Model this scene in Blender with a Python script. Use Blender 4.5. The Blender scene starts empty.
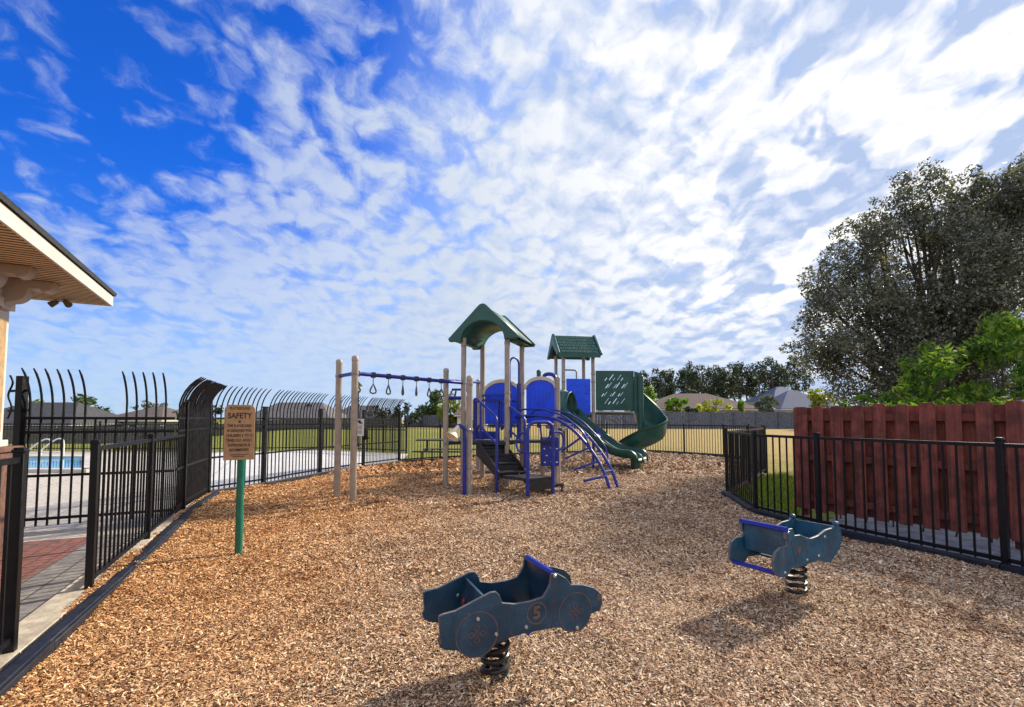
import bpy, bmesh, math, random
import numpy as np
from mathutils import Vector, Matrix
from mathutils.geometry import delaunay_2d_cdt
R = math.radians
PI = math.pi
sc = bpy.context.scene
col = sc.collection
rnd = random.Random(7)

# ------------------------------------------------------------------ camera
FPX, PITCH, CAMH = 475.0, R(3.0), 1.40
cam_d = bpy.data.cameras.new('camera')
cam = bpy.data.objects.new('camera', cam_d)
col.objects.link(cam)
cam_d.sensor_width = 36.0
cam_d.lens = 36.0 * FPX / 1024.0
cam_d.shift_y = 0.0396
cam_d.clip_start = 0.05
cam_d.clip_end = 6000
cam.location = (0, 0, CAMH)
cam.rotation_euler = (PI / 2 + PITCH, 0, 0)
sc.camera = cam

# ------------------------------------------------------------------ light
SUN_AZ, SUN_EL = R(51), R(32)          # azimuth clockwise from +Y
sun_dir = Vector((math.sin(SUN_AZ) * math.cos(SUN_EL), math.cos(SUN_AZ) * math.cos(SUN_EL), math.sin(SUN_EL)))
sd = bpy.data.lights.new('sun', 'SUN')
sd.energy = 4.8
sd.angle = R(2.4)
sd.color = (1.0, 0.89, 0.72)
so = bpy.data.objects.new('sun', sd)
col.objects.link(so)
so.rotation_euler = sun_dir.to_track_quat('Z', 'Y').to_euler()
so.location = sun_dir * 60

world = bpy.data.worlds.new('World')
sc.world = world
world.use_nodes = True


class NT:
    def __init__(s, tree):
        s.t = tree
        tree.nodes.clear()

    def n(s, typ, **kw):
        nd = s.t.nodes.new(typ)
        for k, v in kw.items():
            setattr(nd, k, v)
        return nd

    def put(s, sock, v):
        if v is None:
            return
        if hasattr(v, 'links') and hasattr(v, 'is_output'):
            s.t.links.new(v, sock)
        else:
            sock.default_value = v

    def math(s, op, a, b=None, c=None, clamp=False):
        nd = s.n('ShaderNodeMath', operation=op, use_clamp=clamp)
        s.put(nd.inputs[0], a)
        s.put(nd.inputs[1], b)
        s.put(nd.inputs[2], c)
        return nd.outputs[0]

    def vmath(s, op, a, b=None, scale=None):
        nd = s.n('ShaderNodeVectorMath', operation=op)
        s.put(nd.inputs[0], a)
        s.put(nd.inputs[1], b)
        if scale is not None:
            s.put(nd.inputs['Scale'], scale)
        return nd.outputs['Value'] if op in ('DOT_PRODUCT', 'LENGTH') else nd.outputs[0]

    def noise(s, vec, scale, detail=3.0, rough=0.5, dist=0.0, dim='3D'):
        nd = s.n('ShaderNodeTexNoise', noise_dimensions=dim)
        s.put(nd.inputs['Vector'], vec)
        nd.inputs['Scale'].default_value = scale
        nd.inputs['Detail'].default_value = detail
        nd.inputs['Roughness'].default_value = rough
        nd.inputs['Distortion'].default_value = dist
        return nd.outputs[0]

    def mix(s, fac, a, b, blend='MIX'):
        nd = s.n('ShaderNodeMix', data_type='RGBA', blend_type=blend)
        s.put(nd.inputs[0], fac)
        s.put(nd.inputs[6], (*a, 1) if isinstance(a, tuple) and len(a) == 3 else a)
        s.put(nd.inputs[7], (*b, 1) if isinstance(b, tuple) and len(b) == 3 else b)
        return nd.outputs[2]

    def ss(s, x, lo, hi, a=0.0, b=1.0):
        nd = s.n('ShaderNodeMapRange', interpolation_type='SMOOTHSTEP')
        s.put(nd.inputs[0], x)
        s.put(nd.inputs[1], lo)
        s.put(nd.inputs[2], hi)
        s.put(nd.inputs[3], a)
        s.put(nd.inputs[4], b)
        return nd.outputs[0]

    def ramp(s, fac, stops, interp='LINEAR'):
        nd = s.n('ShaderNodeValToRGB')
        cr = nd.color_ramp
        cr.interpolation = interp
        while len(cr.elements) < len(stops):
            cr.elements.new(0.5)
        for e, (p, c) in zip(cr.elements, stops):
            e.position = p
            e.color = (*c, 1)
        s.put(nd.inputs[0], fac)
        return nd.outputs[0]


# sky: Nishita behind a layer of procedural altocumulus laid on a flat deck overhead
w = NT(world.node_tree)
tc = w.n('ShaderNodeTexCoord')
D = tc.outputs['Generated']
sky = w.n('ShaderNodeTexSky', sky_type='NISHITA')
sky.sun_disc = False
sky.sun_elevation = SUN_EL
sky.sun_rotation = SUN_AZ
sky.altitude = 0
sky.air_density = 1.0
sky.dust_density = 0.3
sky.ozone_density = 3.0
sep = w.n('ShaderNodeSeparateXYZ')
w.put(sep.inputs[0], D)
dx, dy, dz = sep.outputs
h = w.math('ADD', w.math('MAXIMUM', dz, 0.0), 0.30)
comb = w.n('ShaderNodeCombineXYZ')
w.put(comb.inputs[0], w.math('DIVIDE', dx, h))
w.put(comb.inputs[1], w.math('DIVIDE', dy, h))
P0 = comb.outputs[0]
sund = w.vmath('DOT_PRODUCT', D, tuple(sun_dir))
az = w.math('ARCTAN2', dx, dy)                       # 0 ahead, + to the right
right = w.ss(az, -0.35, 0.75)


def puff_field(off):
    """height of the cloud deck: round cells of two sizes broken up by noise"""
    mp = w.n('ShaderNodeMapping')
    w.put(mp.inputs['Vector'], P0)
    mp.inputs['Location'].default_value = (off[0], off[1], 0)
    mp.inputs['Rotation'].default_value = (0, 0, R(-24))
    mp.inputs['Scale'].default_value = (1.45, 1.22, 1.0)
    p = mp.outputs[0]
    wn = w.n('ShaderNodeTexNoise', noise_dimensions='2D')
    w.put(wn.inputs['Vector'], p)
    wn.inputs['Scale'].default_value = 5.0
    wn.inputs['Detail'].default_value = 4.0
    pw = w.vmath('ADD', p, w.vmath('SCALE', w.vmath('SUBTRACT', wn.outputs['Color'], (0.5, 0.5, 0.5)), scale=0.17))
    vo = w.n('ShaderNodeTexVoronoi', feature='SMOOTH_F1', voronoi_dimensions='2D')
    w.put(vo.inputs['Vector'], pw)
    vo.inputs['Scale'].default_value = 6.5
    vo.inputs['Smoothness'].default_value = 0.35
    vo2 = w.n('ShaderNodeTexVoronoi', feature='SMOOTH_F1', voronoi_dimensions='2D')
    w.put(vo2.inputs['Vector'], pw)
    vo2.inputs['Scale'].default_value = 13.0
    vo2.inputs['Smoothness'].default_value = 0.35
    cell = w.math('SUBTRACT', 0.95, w.math('MULTIPLY', vo.outputs['Distance'], 1.0))
    cell2 = w.math('SUBTRACT', 0.95, w.math('MULTIPLY', vo2.outputs['Distance'], 1.0))
    nz = w.noise(pw, 9.0, 9.0, 0.66, dim='2D')
    big = w.noise(p, 1.6, 3.0, 0.5, dim='2D')
    v = w.math('ADD', w.math('MULTIPLY', cell, 0.24), w.math('MULTIPLY', cell2, 0.20))
    v = w.math('ADD', v, w.math('MULTIPLY', nz, 0.44))
    return w.math('ADD', v, w.math('MULTIPLY', big, 0.45)), pw


f0, Pw = puff_field((0.0, 0.0))
f1, _ = puff_field((0.05, 0.045))
# coverage grows from the clear upper left to the right
cov = w.ss(az, -0.78, 0.36, 0.04, 0.29)
clear = w.math('SUBTRACT', dz, w.math('MULTIPLY', az, 0.50))
cov = w.math('SUBTRACT', cov, w.ss(clear, 0.42, 0.95, 0.0, 0.085))
cov = w.math('ADD', cov, w.math('MULTIPLY', w.ss(dz, 0.04, 0.46, 1.0, 0.0), w.ss(az, -0.6, 0.2, 0.15, 0.09)))
behind = w.ss(dy, -0.35, 0.25, 1.0, 0.0)              # unseen cloud added behind the camera to brighten the fill light
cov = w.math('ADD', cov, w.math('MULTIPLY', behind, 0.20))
dens = w.math('ADD', f0, cov)
alpha = w.ss(dens, 0.60, 0.90)
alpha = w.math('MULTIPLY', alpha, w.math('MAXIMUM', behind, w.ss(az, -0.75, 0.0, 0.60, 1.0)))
relief = w.math('MULTIPLY', w.math('SUBTRACT', f0, f1), 4.5)
near_sun = w.ss(sund, 0.55, 0.99)
bright = w.mix(near_sun, (4.9, 5.5, 6.4), (8.3, 8.2, 8.2))
bright = w.mix(behind, bright, (8.6, 8.5, 8.4))  # the added rear cloud is made brighter for more fill
shade = w.mix(near_sun, (3.3, 4.3, 6.4), (3.5, 4.4, 6.4))
patch = w.noise(Pw, 4.6, 3.0, 0.5, dim='2D')
patch = w.math('MULTIPLY', w.ss(patch, 0.42, 0.60), w.math('ADD', 0.22, w.math('MULTIPLY', right, 0.78)))
ufac = w.math('ADD', w.math('MULTIPLY', relief, -0.5), w.math('ADD', w.math('MULTIPLY', patch, 0.85), 0.10), clamp=True)
cl = w.mix(ufac, bright, shade)
cl = w.mix(w.ss(dz, 0.0, 0.25, 0.60, 0.0), cl, (3.7, 4.9, 6.9))
tint = w.mix(w.ss(dz, 0.0, 0.45), (0.42, 0.74, 1.32), (0.10, 0.58, 1.65))
skyc = w.mix(1.0, sky.outputs[0], tint, 'MULTIPLY')
skyc = w.mix(w.ss(sund, 0.70, 1.0, 0.0, 0.85), skyc, (1.2, 2.7, 6.2))
veil = w.math('MULTIPLY', w.ss(cov, 0.05, 0.24, 0.0, 0.52), 1.0)    # thin cirrus between the puffs
skyc = w.mix(veil, skyc, (4.3, 5.6, 7.6))
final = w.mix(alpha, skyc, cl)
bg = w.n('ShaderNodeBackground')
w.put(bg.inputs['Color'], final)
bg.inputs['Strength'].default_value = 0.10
wo = w.n('ShaderNodeOutputWorld')
w.t.links.new(bg.outputs[0], wo.inputs[0])

sc.view_settings.view_transform = 'Standard'
sc.view_settings.look = 'None'
sc.view_settings.exposure = 0.45
sc.view_settings.gamma = 1.0
sc.view_settings.use_curve_mapping = False
sc.cycles.max_bounces = 6
sc.cycles.use_denoising = True


# ------------------------------------------------------------------ helpers
def tag(o, label=None, cat=None, group=None, kind=None):
    for k, v in (('label', label), ('category', cat), ('group', group), ('kind', kind)):
        if v:
            o[k] = v
    return o


def empty(name, loc=(0, 0, 0), rz=0.0):
    o = bpy.data.objects.new(name, None)
    col.objects.link(o)
    o.empty_display_size = 0.2
    o.location = loc
    o.rotation_euler = (0, 0, rz)
    return o


def copy_tree(o, parent=None):
    c = o.copy()
    col.objects.link(c)
    for k in ('parent',):
        pass
    c.parent = parent
    for ch in list(o.children):
        copy_tree(ch, c)
    return c


class MB:
    """collects shapes, then links them as one mesh object"""

    def __init__(s):
        s.v, s.f, s.m = [], [], []

    def add(s, verts, faces, mi=0):
        b = len(s.v)
        s.v += [tuple(p) for p in verts]
        s.f += [tuple(i + b for i in fc) for fc in faces]
        s.m += [mi] * len(faces)
        return s

    def box(s, c, size, rz=0.0, mi=0, rx=0.0, ry=0.0):
        hx, hy, hz = size[0] / 2, size[1] / 2, size[2] / 2
        M = Matrix.Translation(c) @ Matrix.Rotation(rz, 4, 'Z') @ Matrix.Rotation(ry, 4, 'Y') @ Matrix.Rotation(rx, 4, 'X')
        vs = [M @ Vector((x, y, z)) for z in (-hz, hz) for y in (-hy, hy) for x in (-hx, hx)]
        return s.add(vs, [(0, 2, 3, 1), (4, 5, 7, 6), (0, 1, 5, 4), (2, 6, 7, 3), (0, 4, 6, 2), (1, 3, 7, 5)], mi)

    def bar(s, a, b, wd, ht, mi=0):
        """box between two points, wd across, ht in the upright direction"""
        a, b = Vector(a), Vector(b)
        d = (b - a).normalized()
        up = Vector((0, 0, 1)) if abs(d.z) < 0.95 else Vector((0, 1, 0))
        sd_ = d.cross(up).normalized()
        up = sd_.cross(d).normalized()
        vs = []
        for p in (a, b):
            for i, j in ((-1, -1), (1, -1), (1, 1), (-1, 1)):
                vs.append(p + sd_ * (i * wd / 2) + up * (j * ht / 2))
        return s.add(vs, [(3, 2, 1, 0), (4, 5, 6, 7), (0, 1, 5, 4), (1, 2, 6, 5), (2, 3, 7, 6), (3, 0, 4, 7)], mi)

    def tube(s, pts, r, n=10, mi=0, caps=True, closed=False):
        pts = [Vector(p) for p in pts]
        N = len(pts)
        rs = r if isinstance(r, (list, tuple)) else [r] * N
        nrm = None
        vs = []
        for i, p in enumerate(pts):
            if closed:
                d = (pts[(i + 1) % N] - pts[i - 1]).normalized()
            else:
                d = (pts[min(i + 1, N - 1)] - pts[max(i - 1, 0)]).normalized()
            if nrm is None:
                nrm = d.orthogonal().normalized()
            else:
                nrm = (nrm - d * nrm.dot(d))
                nrm = nrm.normalized() if nrm.length > 1e-6 else d.orthogonal().normalized()
            bn = d.cross(nrm)
            for k in range(n):
                a = 2 * PI * k / n
                vs.append(p + nrm * (math.cos(a) * rs[i]) + bn * (math.sin(a) * rs[i]))
        fs = []
        for i in range(N if closed else N - 1):
            j = (i + 1) % N
            for k in range(n):
                fs.append((i * n + k, i * n + (k + 1) % n, j * n + (k + 1) % n, j * n + k))
        if caps and not closed:
            fs.append(tuple(range(n - 1, -1, -1)))
            fs.append(tuple((N - 1) * n + k for k in range(n)))
        return s.add(vs, fs, mi)

    def prism(s, outline, o, ex, ey, depth, mi=0, side=None):
        """outline in the plane o + x*ex + y*ey, extruded along ex x ey (centred) by depth"""
        o, ex, ey = Vector(o), Vector(ex), Vector(ey)
        n = ex.cross(ey).normalized()
        k = len(outline)
        vs = [o + ex * x + ey * y - n * (depth / 2) for x, y in outline] + [o + ex * x + ey * y + n * (depth / 2) for x, y in outline]
        fs = [tuple(range(k - 1, -1, -1)), tuple(range(k, 2 * k))]
        s.add(vs, fs, mi)
        b0 = len(s.v) - 2 * k
        s.f += [(b0 + i, b0 + (i + 1) % k, b0 + k + (i + 1) % k, b0 + k + i) for i in range(k)]
        s.m += [mi if side is None else side] * k
        return s

    def holed(s, outline, holes, o, ex, ey, depth, mi=0):
        o, ex, ey = Vector(o), Vector(ex), Vector(ey)
        n = ex.cross(ey).normalized()
        pts, loops = [], []
        for lp in [outline] + holes:
            loops.append(list(range(len(pts), len(pts) + len(lp))))
            pts += [Vector(p) for p in lp]
        edges = [(l[i], l[(i + 1) % len(l)]) for l in loops for i in range(len(l))]
        rv, re, rf, *_ = delaunay_2d_cdt(pts, edges, [], 0, 1e-6)

        def inside(p, poly):
            c = False
            for i in range(len(poly)):
                a, b = poly[i - 1], poly[i]
                if (a[1] > p[1]) != (b[1] > p[1]) and p[0] < (b[0] - a[0]) * (p[1] - a[1]) / (b[1] - a[1]) + a[0]:
                    c = not c
            return c
        keep = []
        for fc in rf:
            c = sum((rv[i] for i in fc), Vector((0, 0))) / len(fc)
            if inside(c, outline) and not any(inside(c, hh) for hh in holes):
                keep.append(tuple(fc))
        k = len(rv)
        vs = [o + ex * p[0] + ey * p[1] - n * (depth / 2) for p in rv] + [o + ex * p[0] + ey * p[1] + n * (depth / 2) for p in rv]
        fs = [tuple(reversed(fc)) for fc in keep] + [tuple(i + k for i in fc) for fc in keep]
        cnt = {}
        for fc in keep:
            for i in range(len(fc)):
                a, b = fc[i], fc[(i + 1) % len(fc)]
                cnt[(a, b)] = 1
        for (a, b) in cnt:
            if (b, a) not in cnt:
                fs.append((a, b, b + k, a + k))
        return s.add(vs, fs, mi)

    def grid(s, rows, mi=0, closed=False):
        """rows: list of equally long point lists"""
        m = len(rows[0])
        vs = [p for r_ in rows for p in r_]
        fs = []
        for i in range(len(rows) - 1):
            for j in range(m if closed else m - 1):
                k = (j + 1) % m
                fs.append((i * m + j, i * m + k, (i + 1) * m + k, (i + 1) * m + j))
        return s.add(vs, fs, mi)

    def lathe(s, prof, o, axis, n=16, mi=0):
        o, axis = Vector(o), Vector(axis).normalized()
        u = axis.orthogonal().normalized()
        v_ = axis.cross(u)
        rows = [[o + axis * t + u * (r_ * math.cos(2 * PI * k / n)) + v_ * (r_ * math.sin(2 * PI * k / n)) for k in range(n)] for r_, t in prof]
        return s.grid(rows, mi, True)

    def ball(s, c, r, n=10, mi=0, sz=1.0):
        c = Vector(c)
        k = 6
        prof = [(max(1e-4, r * math.sin(PI * i / k)), -r * sz * math.cos(PI * i / k)) for i in range(k + 1)]
        return s.lathe(prof, c, (0, 0, 1), n, mi)

    def build(s, name, mats, parent=None, smooth=35, bevel=0, solid=0):
        me = bpy.data.meshes.new(name)
        me.from_pydata(s.v, [], s.f)
        for m_ in (mats if isinstance(mats, (list, tuple)) else [mats]):
            me.materials.append(m_)
        if any(s.m):
            me.polygons.foreach_set('material_index', s.m)
        me.update()
        if smooth:
            me.polygons.foreach_set('use_smooth', [True] * len(me.polygons))
            try:
                me.set_sharp_from_angle(angle=R(smooth))
            except Exception:
                pass
        o = bpy.data.objects.new(name, me)
        col.objects.link(o)
        o.parent = parent
        if solid:
            md = o.modifiers.new('thickness', 'SOLIDIFY')
            md.thickness = solid
            md.offset = 0
        if bevel:
            md = o.modifiers.new('bevel', 'BEVEL')
            md.width = bevel
            md.segments = 2
            md.limit_method = 'ANGLE'
            md.angle_limit = R(50)
        return o


def np_mesh(name, verts, nq, mat, parent=None, k=4):
    """verts (n*k,3): n separate k-gons"""
    me = bpy.data.meshes.new(name)
    n = nq
    me.vertices.add(n * k)
    me.vertices.foreach_set('co', np.asarray(verts, dtype=np.float32).ravel())
    me.loops.add(n * k)
    me.loops.foreach_set('vertex_index', np.arange(n * k, dtype=np.int32))
    me.polygons.add(n)
    me.polygons.foreach_set('loop_start', np.arange(0, n * k, k, dtype=np.int32))
    me.polygons.foreach_set('loop_total', np.full(n, k, dtype=np.int32))
    me.materials.append(mat)
    me.update()
    me.validate()
    o = bpy.data.objects.new(name, me)
    col.objects.link(o)
    o.parent = parent
    return o


def arc(c, r, a0, a1, n, ex, ey):
    c, ex, ey = Vector(c), Vector(ex), Vector(ey)
    return [c + ex * (r * math.cos(a0 + (a1 - a0) * i / n)) + ey * (r * math.sin(a0 + (a1 - a0) * i / n)) for i in range(n + 1)]


def bez(p, n=16):
    """Catmull-Rom through points"""
    p = [Vector(q) for q in p]
    out = []
    for i in range(len(p) - 1):
        a, b, c, d = p[max(i - 1, 0)], p[i], p[i + 1], p[min(i + 2, len(p) - 1)]
        for j in range(n):
            t = j / n
            out.append(0.5 * ((2 * b) + (c - a) * t + (2 * a - 5 * b + 4 * c - d) * t * t + (3 * b - a - 3 * c + d) * t ** 3))
    out.append(p[-1])
    return out


def gz(x, y):
    t = min(max((y - 20) / 40, 0), 1)
    t = t * t * (3 - 2 * t)
    q = min(max((x / max(y, 1) + 0.86) / 0.45, 0), 1)
    q = q * q * (3 - 2 * q)
    return t * (-1.3 * (1 - q) + 0.4 * q)


def pix(px, Y):                       # across-position of a far thing seen at that column
    return (px - 512) / FPX * Y


# ------------------------------------------------------------------ materials
def pbr(name, c, rough=0.5, var=0.0, scale=8.0, bump=0.0, bscale=60.0, metal=0.0, spec=0.5, c2=None, detail=4.0, wear=0.0, wearc=(0.35, 0.33, 0.30), grain=None):
    m = bpy.data.materials.new(name)
    m.use_nodes = True
    t = NT(m.node_tree)
    b = t.n('ShaderNodeBsdfPrincipled')
    o = t.n('ShaderNodeOutputMaterial')
    t.t.links.new(b.outputs[0], o.inputs[0])
    b.inputs['Base Color'].default_value = (*c, 1)
    b.inputs['Roughness'].default_value = rough
    b.inputs['Metallic'].default_value = metal
    b.inputs['Specular IOR Level'].default_value = spec
    tcn = t.n('ShaderNodeTexCoord').outputs['Object']
    if var:
        nz = t.noise(tcn, scale, detail, 0.6)
        d = c2 if c2 else tuple(x * (1 - var) for x in c)
        e = c if c2 else tuple(min(1, x * (1 + var)) for x in c)
        t.put(b.inputs['Base Color'], t.mix(t.ss(nz, 0.35, 0.65), d, e))
        t.put(b.inputs['Roughness'], t.ss(nz, 0.3, 0.7, max(0.05, rough - 0.08), min(1, rough + 0.1)))
    if grain:                                   # streaks along the boards
        mpn = t.n('ShaderNodeMapping')
        t.put(mpn.inputs['Vector'], tcn)
        mpn.inputs['Scale'].default_value = (grain, grain, 1.6)
        gn = t.noise(mpn.outputs[0], 1.0, 6.0, 0.65)
        src = b.inputs['Base Color'].links[0].from_socket if b.inputs['Base Color'].links else None
        cc_ = src if src else tuple(b.inputs['Base Color'].default_value)[:3]
        t.put(b.inputs['Base Color'], t.mix(1.0, cc_, t.mix(t.ss(gn, 0.32, 0.68), (0.62, 0.60, 0.60), (1.28, 1.26, 1.24)), 'MULTIPLY'))
    if wear:                                    # scuffs and dust
        m1 = t.ss(t.noise(tcn, 42.0, 8.0, 0.72), 0.55, 0.70)
        m2 = t.ss(t.noise(tcn, 5.0, 4.0, 0.6), 0.42, 0.62)
        msk = t.math('MULTIPLY', t.math('MULTIPLY', m1, m2), wear)
        msk = t.math('ADD', msk, t.math('MULTIPLY', m2, wear * 0.18), clamp=True)
        src = b.inputs['Base Color'].links[0].from_socket if b.inputs['Base Color'].links else None
        cc_ = src if src else tuple(b.inputs['Base Color'].default_value)[:3]
        t.put(b.inputs['Base Color'], t.mix(msk, cc_, wearc))
    if bump:
        bp = t.n('ShaderNodeBump')
        bp.inputs['Strength'].default_value = bump
        bp.inputs['Distance'].default_value = 0.01
        t.put(bp.inputs['Height'], t.noise(tcn, bscale, 3.0, 0.6))
        t.put(b.inputs['Normal'], bp.outputs[0])
    m['b'] = 1
    return m


def leafmat(name, stops, trans=0.35, rough=0.5, spec=0.3):
    m = bpy.data.materials.new(name)
    m.use_nodes = True
    t = NT(m.node_tree)
    geo = t.n('ShaderNodeNewGeometry')
    cc = t.ramp(geo.outputs['Random Per Island'], stops)
    b = t.n('ShaderNodeBsdfPrincipled')
    b.inputs['Roughness'].default_value = rough
    b.inputs['Specular IOR Level'].default_value = spec
    t.put(b.inputs['Base Color'], cc)
    tr = t.n('ShaderNodeBsdfTranslucent')
    t.put(tr.inputs['Color'], t.mix(1.0, cc, (1.5, 1.6, 0.7), 'MULTIPLY'))
    mx = t.n('ShaderNodeMixShader')
    mx.inputs[0].default_value = trans
    t.t.links.new(b.outputs[0], mx.inputs[1])
    t.t.links.new(tr.outputs[0], mx.inputs[2])
    o = t.n('ShaderNodeOutputMaterial')
    t.t.links.new(mx.outputs[0], o.inputs[0])
    return m


M = {}
M['black'] = pbr('black_powder_coat', (0.0055, 0.006, 0.009), 0.42, 0.25, 12, 0.05, 200, spec=0.3)
M['edging'] = pbr('dark_plastic_edging', (0.010, 0.012, 0.020), 0.55, 0.35, 9, 0.2, 80)
M['tan'] = pbr('tan_post_paint', (0.36, 0.29, 0.235), 0.45, 0.12, 6, 0.05, 120, wear=0.35, wearc=(0.22, 0.18, 0.15))
M['tan_plastic'] = pbr('tan_plastic', (0.70, 0.60, 0.45), 0.5, 0.08, 5)
M['blue'] = pbr('blue_powder_coat', (0.010, 0.024, 0.27), 0.35, 0.15, 9, wear=0.30, wearc=(0.08, 0.09, 0.22))
M['blue_plastic'] = pbr('blue_plastic', (0.005, 0.075, 0.86), 0.42, 0.12, 4, 0.05, 90, wear=0.25, wearc=(0.10, 0.18, 0.60))
M['green'] = pbr('green_plastic', (0.012, 0.074, 0.058), 0.36, 0.18, 3, 0.04, 90, wear=0.30, wearc=(0.10, 0.14, 0.12))
M['green_roof'] = pbr('green_roof_plastic', (0.014, 0.085, 0.070), 0.42, 0.15, 5, 0.05, 90)
M['deck'] = pbr('black_coated_deck', (0.022, 0.020, 0.021), 0.6, 0.3, 30, 0.5, 120)
M['steel'] = pbr('galvanised_steel', (0.55, 0.55, 0.55), 0.35, 0.1, 30, metal=1.0)
M['steel_dull'] = pbr('dull_clamp_paint', (0.30, 0.26, 0.23), 0.5, 0.2, 30)
M['grip'] = pbr('dark_grip_metal', (0.10, 0.10, 0.11), 0.4, 0.1, 30, metal=0.6)
M['rubber'] = pbr('black_spring_paint', (0.012, 0.012, 0.013), 0.35, 0.2, 25)
M['rider'] = pbr('blue_panel_plastic', (0.007, 0.043, 0.090), 0.45, 0.22, 5, 0.06, 150, wear=0.55, wearc=(0.095, 0.13, 0.16))
M['rider2'] = pbr('worn_blue_panel_plastic', (0.013, 0.080, 0.150), 0.45, 0.25, 9, 0.06, 150, wear=0.65, wearc=(0.17, 0.20, 0.22))
M['rider_edge'] = pbr('engraved_brown_core', (0.15, 0.08, 0.055), 0.6, 0.15, 20)
M['rider_rim'] = pbr('worn_panel_edge', (0.085, 0.10, 0.125), 0.5, 0.4, 14, c2=(0.20, 0.15, 0.13))
M['rider_bar'] = pbr('rider_blue_tube', (0.012, 0.028, 0.36), 0.35, 0.1, 10)
M['redtag'] = pbr('red_plastic', (0.22, 0.015, 0.03), 0.4)
M['redwood'] = pbr('red_stained_board', (0.185, 0.048, 0.034), 0.78, 0.34, 5, 0.4, 60, grain=38, wear=0.25, wearc=(0.24, 0.12, 0.09))
M['redwood_dark'] = pbr('red_stained_rail', (0.14, 0.034, 0.025), 0.8, 0.25, 7, 0.4, 60, grain=20)
M['signpost'] = pbr('green_sign_post', (0.008, 0.15, 0.10), 0.35, 0.1, 8)
M['signboard'] = pbr('tan_sign_board', (0.42, 0.245, 0.125), 0.5, 0.12, 12)
M['ink'] = pbr('dark_brown_lettering', (0.05, 0.022, 0.018), 0.6)
M['white'] = pbr('white_paint', (0.74, 0.73, 0.70), 0.5, 0.06, 3)
M['trim'] = pbr('white_trim_paint', (0.56, 0.53, 0.48), 0.55, 0.08, 3)
M['bracket'] = pbr('pinkish_grey_bracket_paint', (0.42, 0.34, 0.31), 0.6, 0.06, 3)
M['bronze'] = pbr('bronze_lamp_paint', (0.12, 0.095, 0.08), 0.5)
M['soffit'] = pbr('tan_soffit', (0.64, 0.49, 0.32), 0.6, 0.10, 4)
M['soffit_gap'] = pbr('dark_soffit_groove', (0.16, 0.09, 0.05), 0.8)
M['shingle'] = pbr('dark_roof_shingle', (0.035, 0.037, 0.040), 0.9, 0.3, 25, 0.5, 60)
M['brick_base'] = pbr('brown_brick', (0.14, 0.07, 0.05), 0.85, 0.3, 14, 0.4, 50)
M['tanpanel'] = pbr('tan_stucco', (0.40, 0.27, 0.14), 0.8, 0.15, 10, 0.3, 120)
M['concrete'] = pbr('pale_concrete', (0.50, 0.475, 0.44), 0.85, 0.12, 2.2, 0.2, 40)
M['curb'] = pbr('worn_concrete_strip', (0.46, 0.40, 0.31), 0.9, 0.22, 9, 0.4, 50)
M['mat_bark'] = pbr('bark', (0.075, 0.058, 0.046), 0.9, 0.35, 14, 0.6, 30)
M['greywood'] = pbr('weathered_grey_board', (0.105, 0.115, 0.15), 0.85, 0.30, 5, 0.3, 40)
M['darkwood'] = pbr('dark_weathered_board', (0.11, 0.102, 0.094), 0.85, 0.30, 5, 0.3, 40)
M['glass'] = pbr('dark_window_glass', (0.03, 0.035, 0.045), 0.08, spec=0.6)
M['lamp'] = pbr('lamp_glass', (0.75, 0.74, 0.68), 0.3)


def brickmat(name, c1, c2, mortar, bw, bh, ms=0.012, rough=0.85, rot=0.0, off=0.5):
    m = bpy.data.materials.new(name)
    m.use_nodes = True
    t = NT(m.node_tree)
    tcn = t.n('ShaderNodeTexCoord').outputs['Object']
    mpn = t.n('ShaderNodeMapping')
    t.put(mpn.inputs['Vector'], tcn)
    mpn.inputs['Rotation'].default_value = (0, 0, rot)
    b = t.n('ShaderNodeTexBrick')
    b.offset = off
    t.put(b.inputs['Vector'], mpn.outputs[0])
    b.inputs['Color1'].default_value = (*c1, 1)
    b.inputs['Color2'].default_value = (*c2, 1)
    b.inputs['Mortar'].default_value = (*mortar, 1)
    b.inputs['Scale'].default_value = 1.0
    b.inputs['Brick Width'].default_value = bw
    b.inputs['Row Height'].default_value = bh
    b.inputs['Mortar Size'].default_value = ms
    b.inputs['Bias'].default_value = 0.0
    nz = t.noise(tcn, 14.0, 4.0, 0.6)
    cc = t.mix(0.55, b.outputs['Color'], t.mix(t.ss(nz, 0.3, 0.7), (0.55, 0.55, 0.55), (1.35, 1.3, 1.25)), 'MULTIPLY')
    p = t.n('ShaderNodeBsdfPrincipled')
    p.inputs['Roughness'].default_value = rough
    t.put(p.inputs['Base Color'], cc)
    bp = t.n('ShaderNodeBump')
    bp.inputs['Strength'].default_value = 0.5
    bp.inputs['Distance'].default_value = 0.006
    t.put(bp.inputs['Height'], t.math('ADD', t.math('SUBTRACT', 1.0, b.outputs['Fac']), t.math('MULTIPLY', t.noise(tcn, 70.0), 0.3)))
    t.put(p.inputs['Normal'], bp.outputs[0])
    o = t.n('ShaderNodeOutputMaterial')
    t.t.links.new(p.outputs[0], o.inputs[0])
    return m


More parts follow.
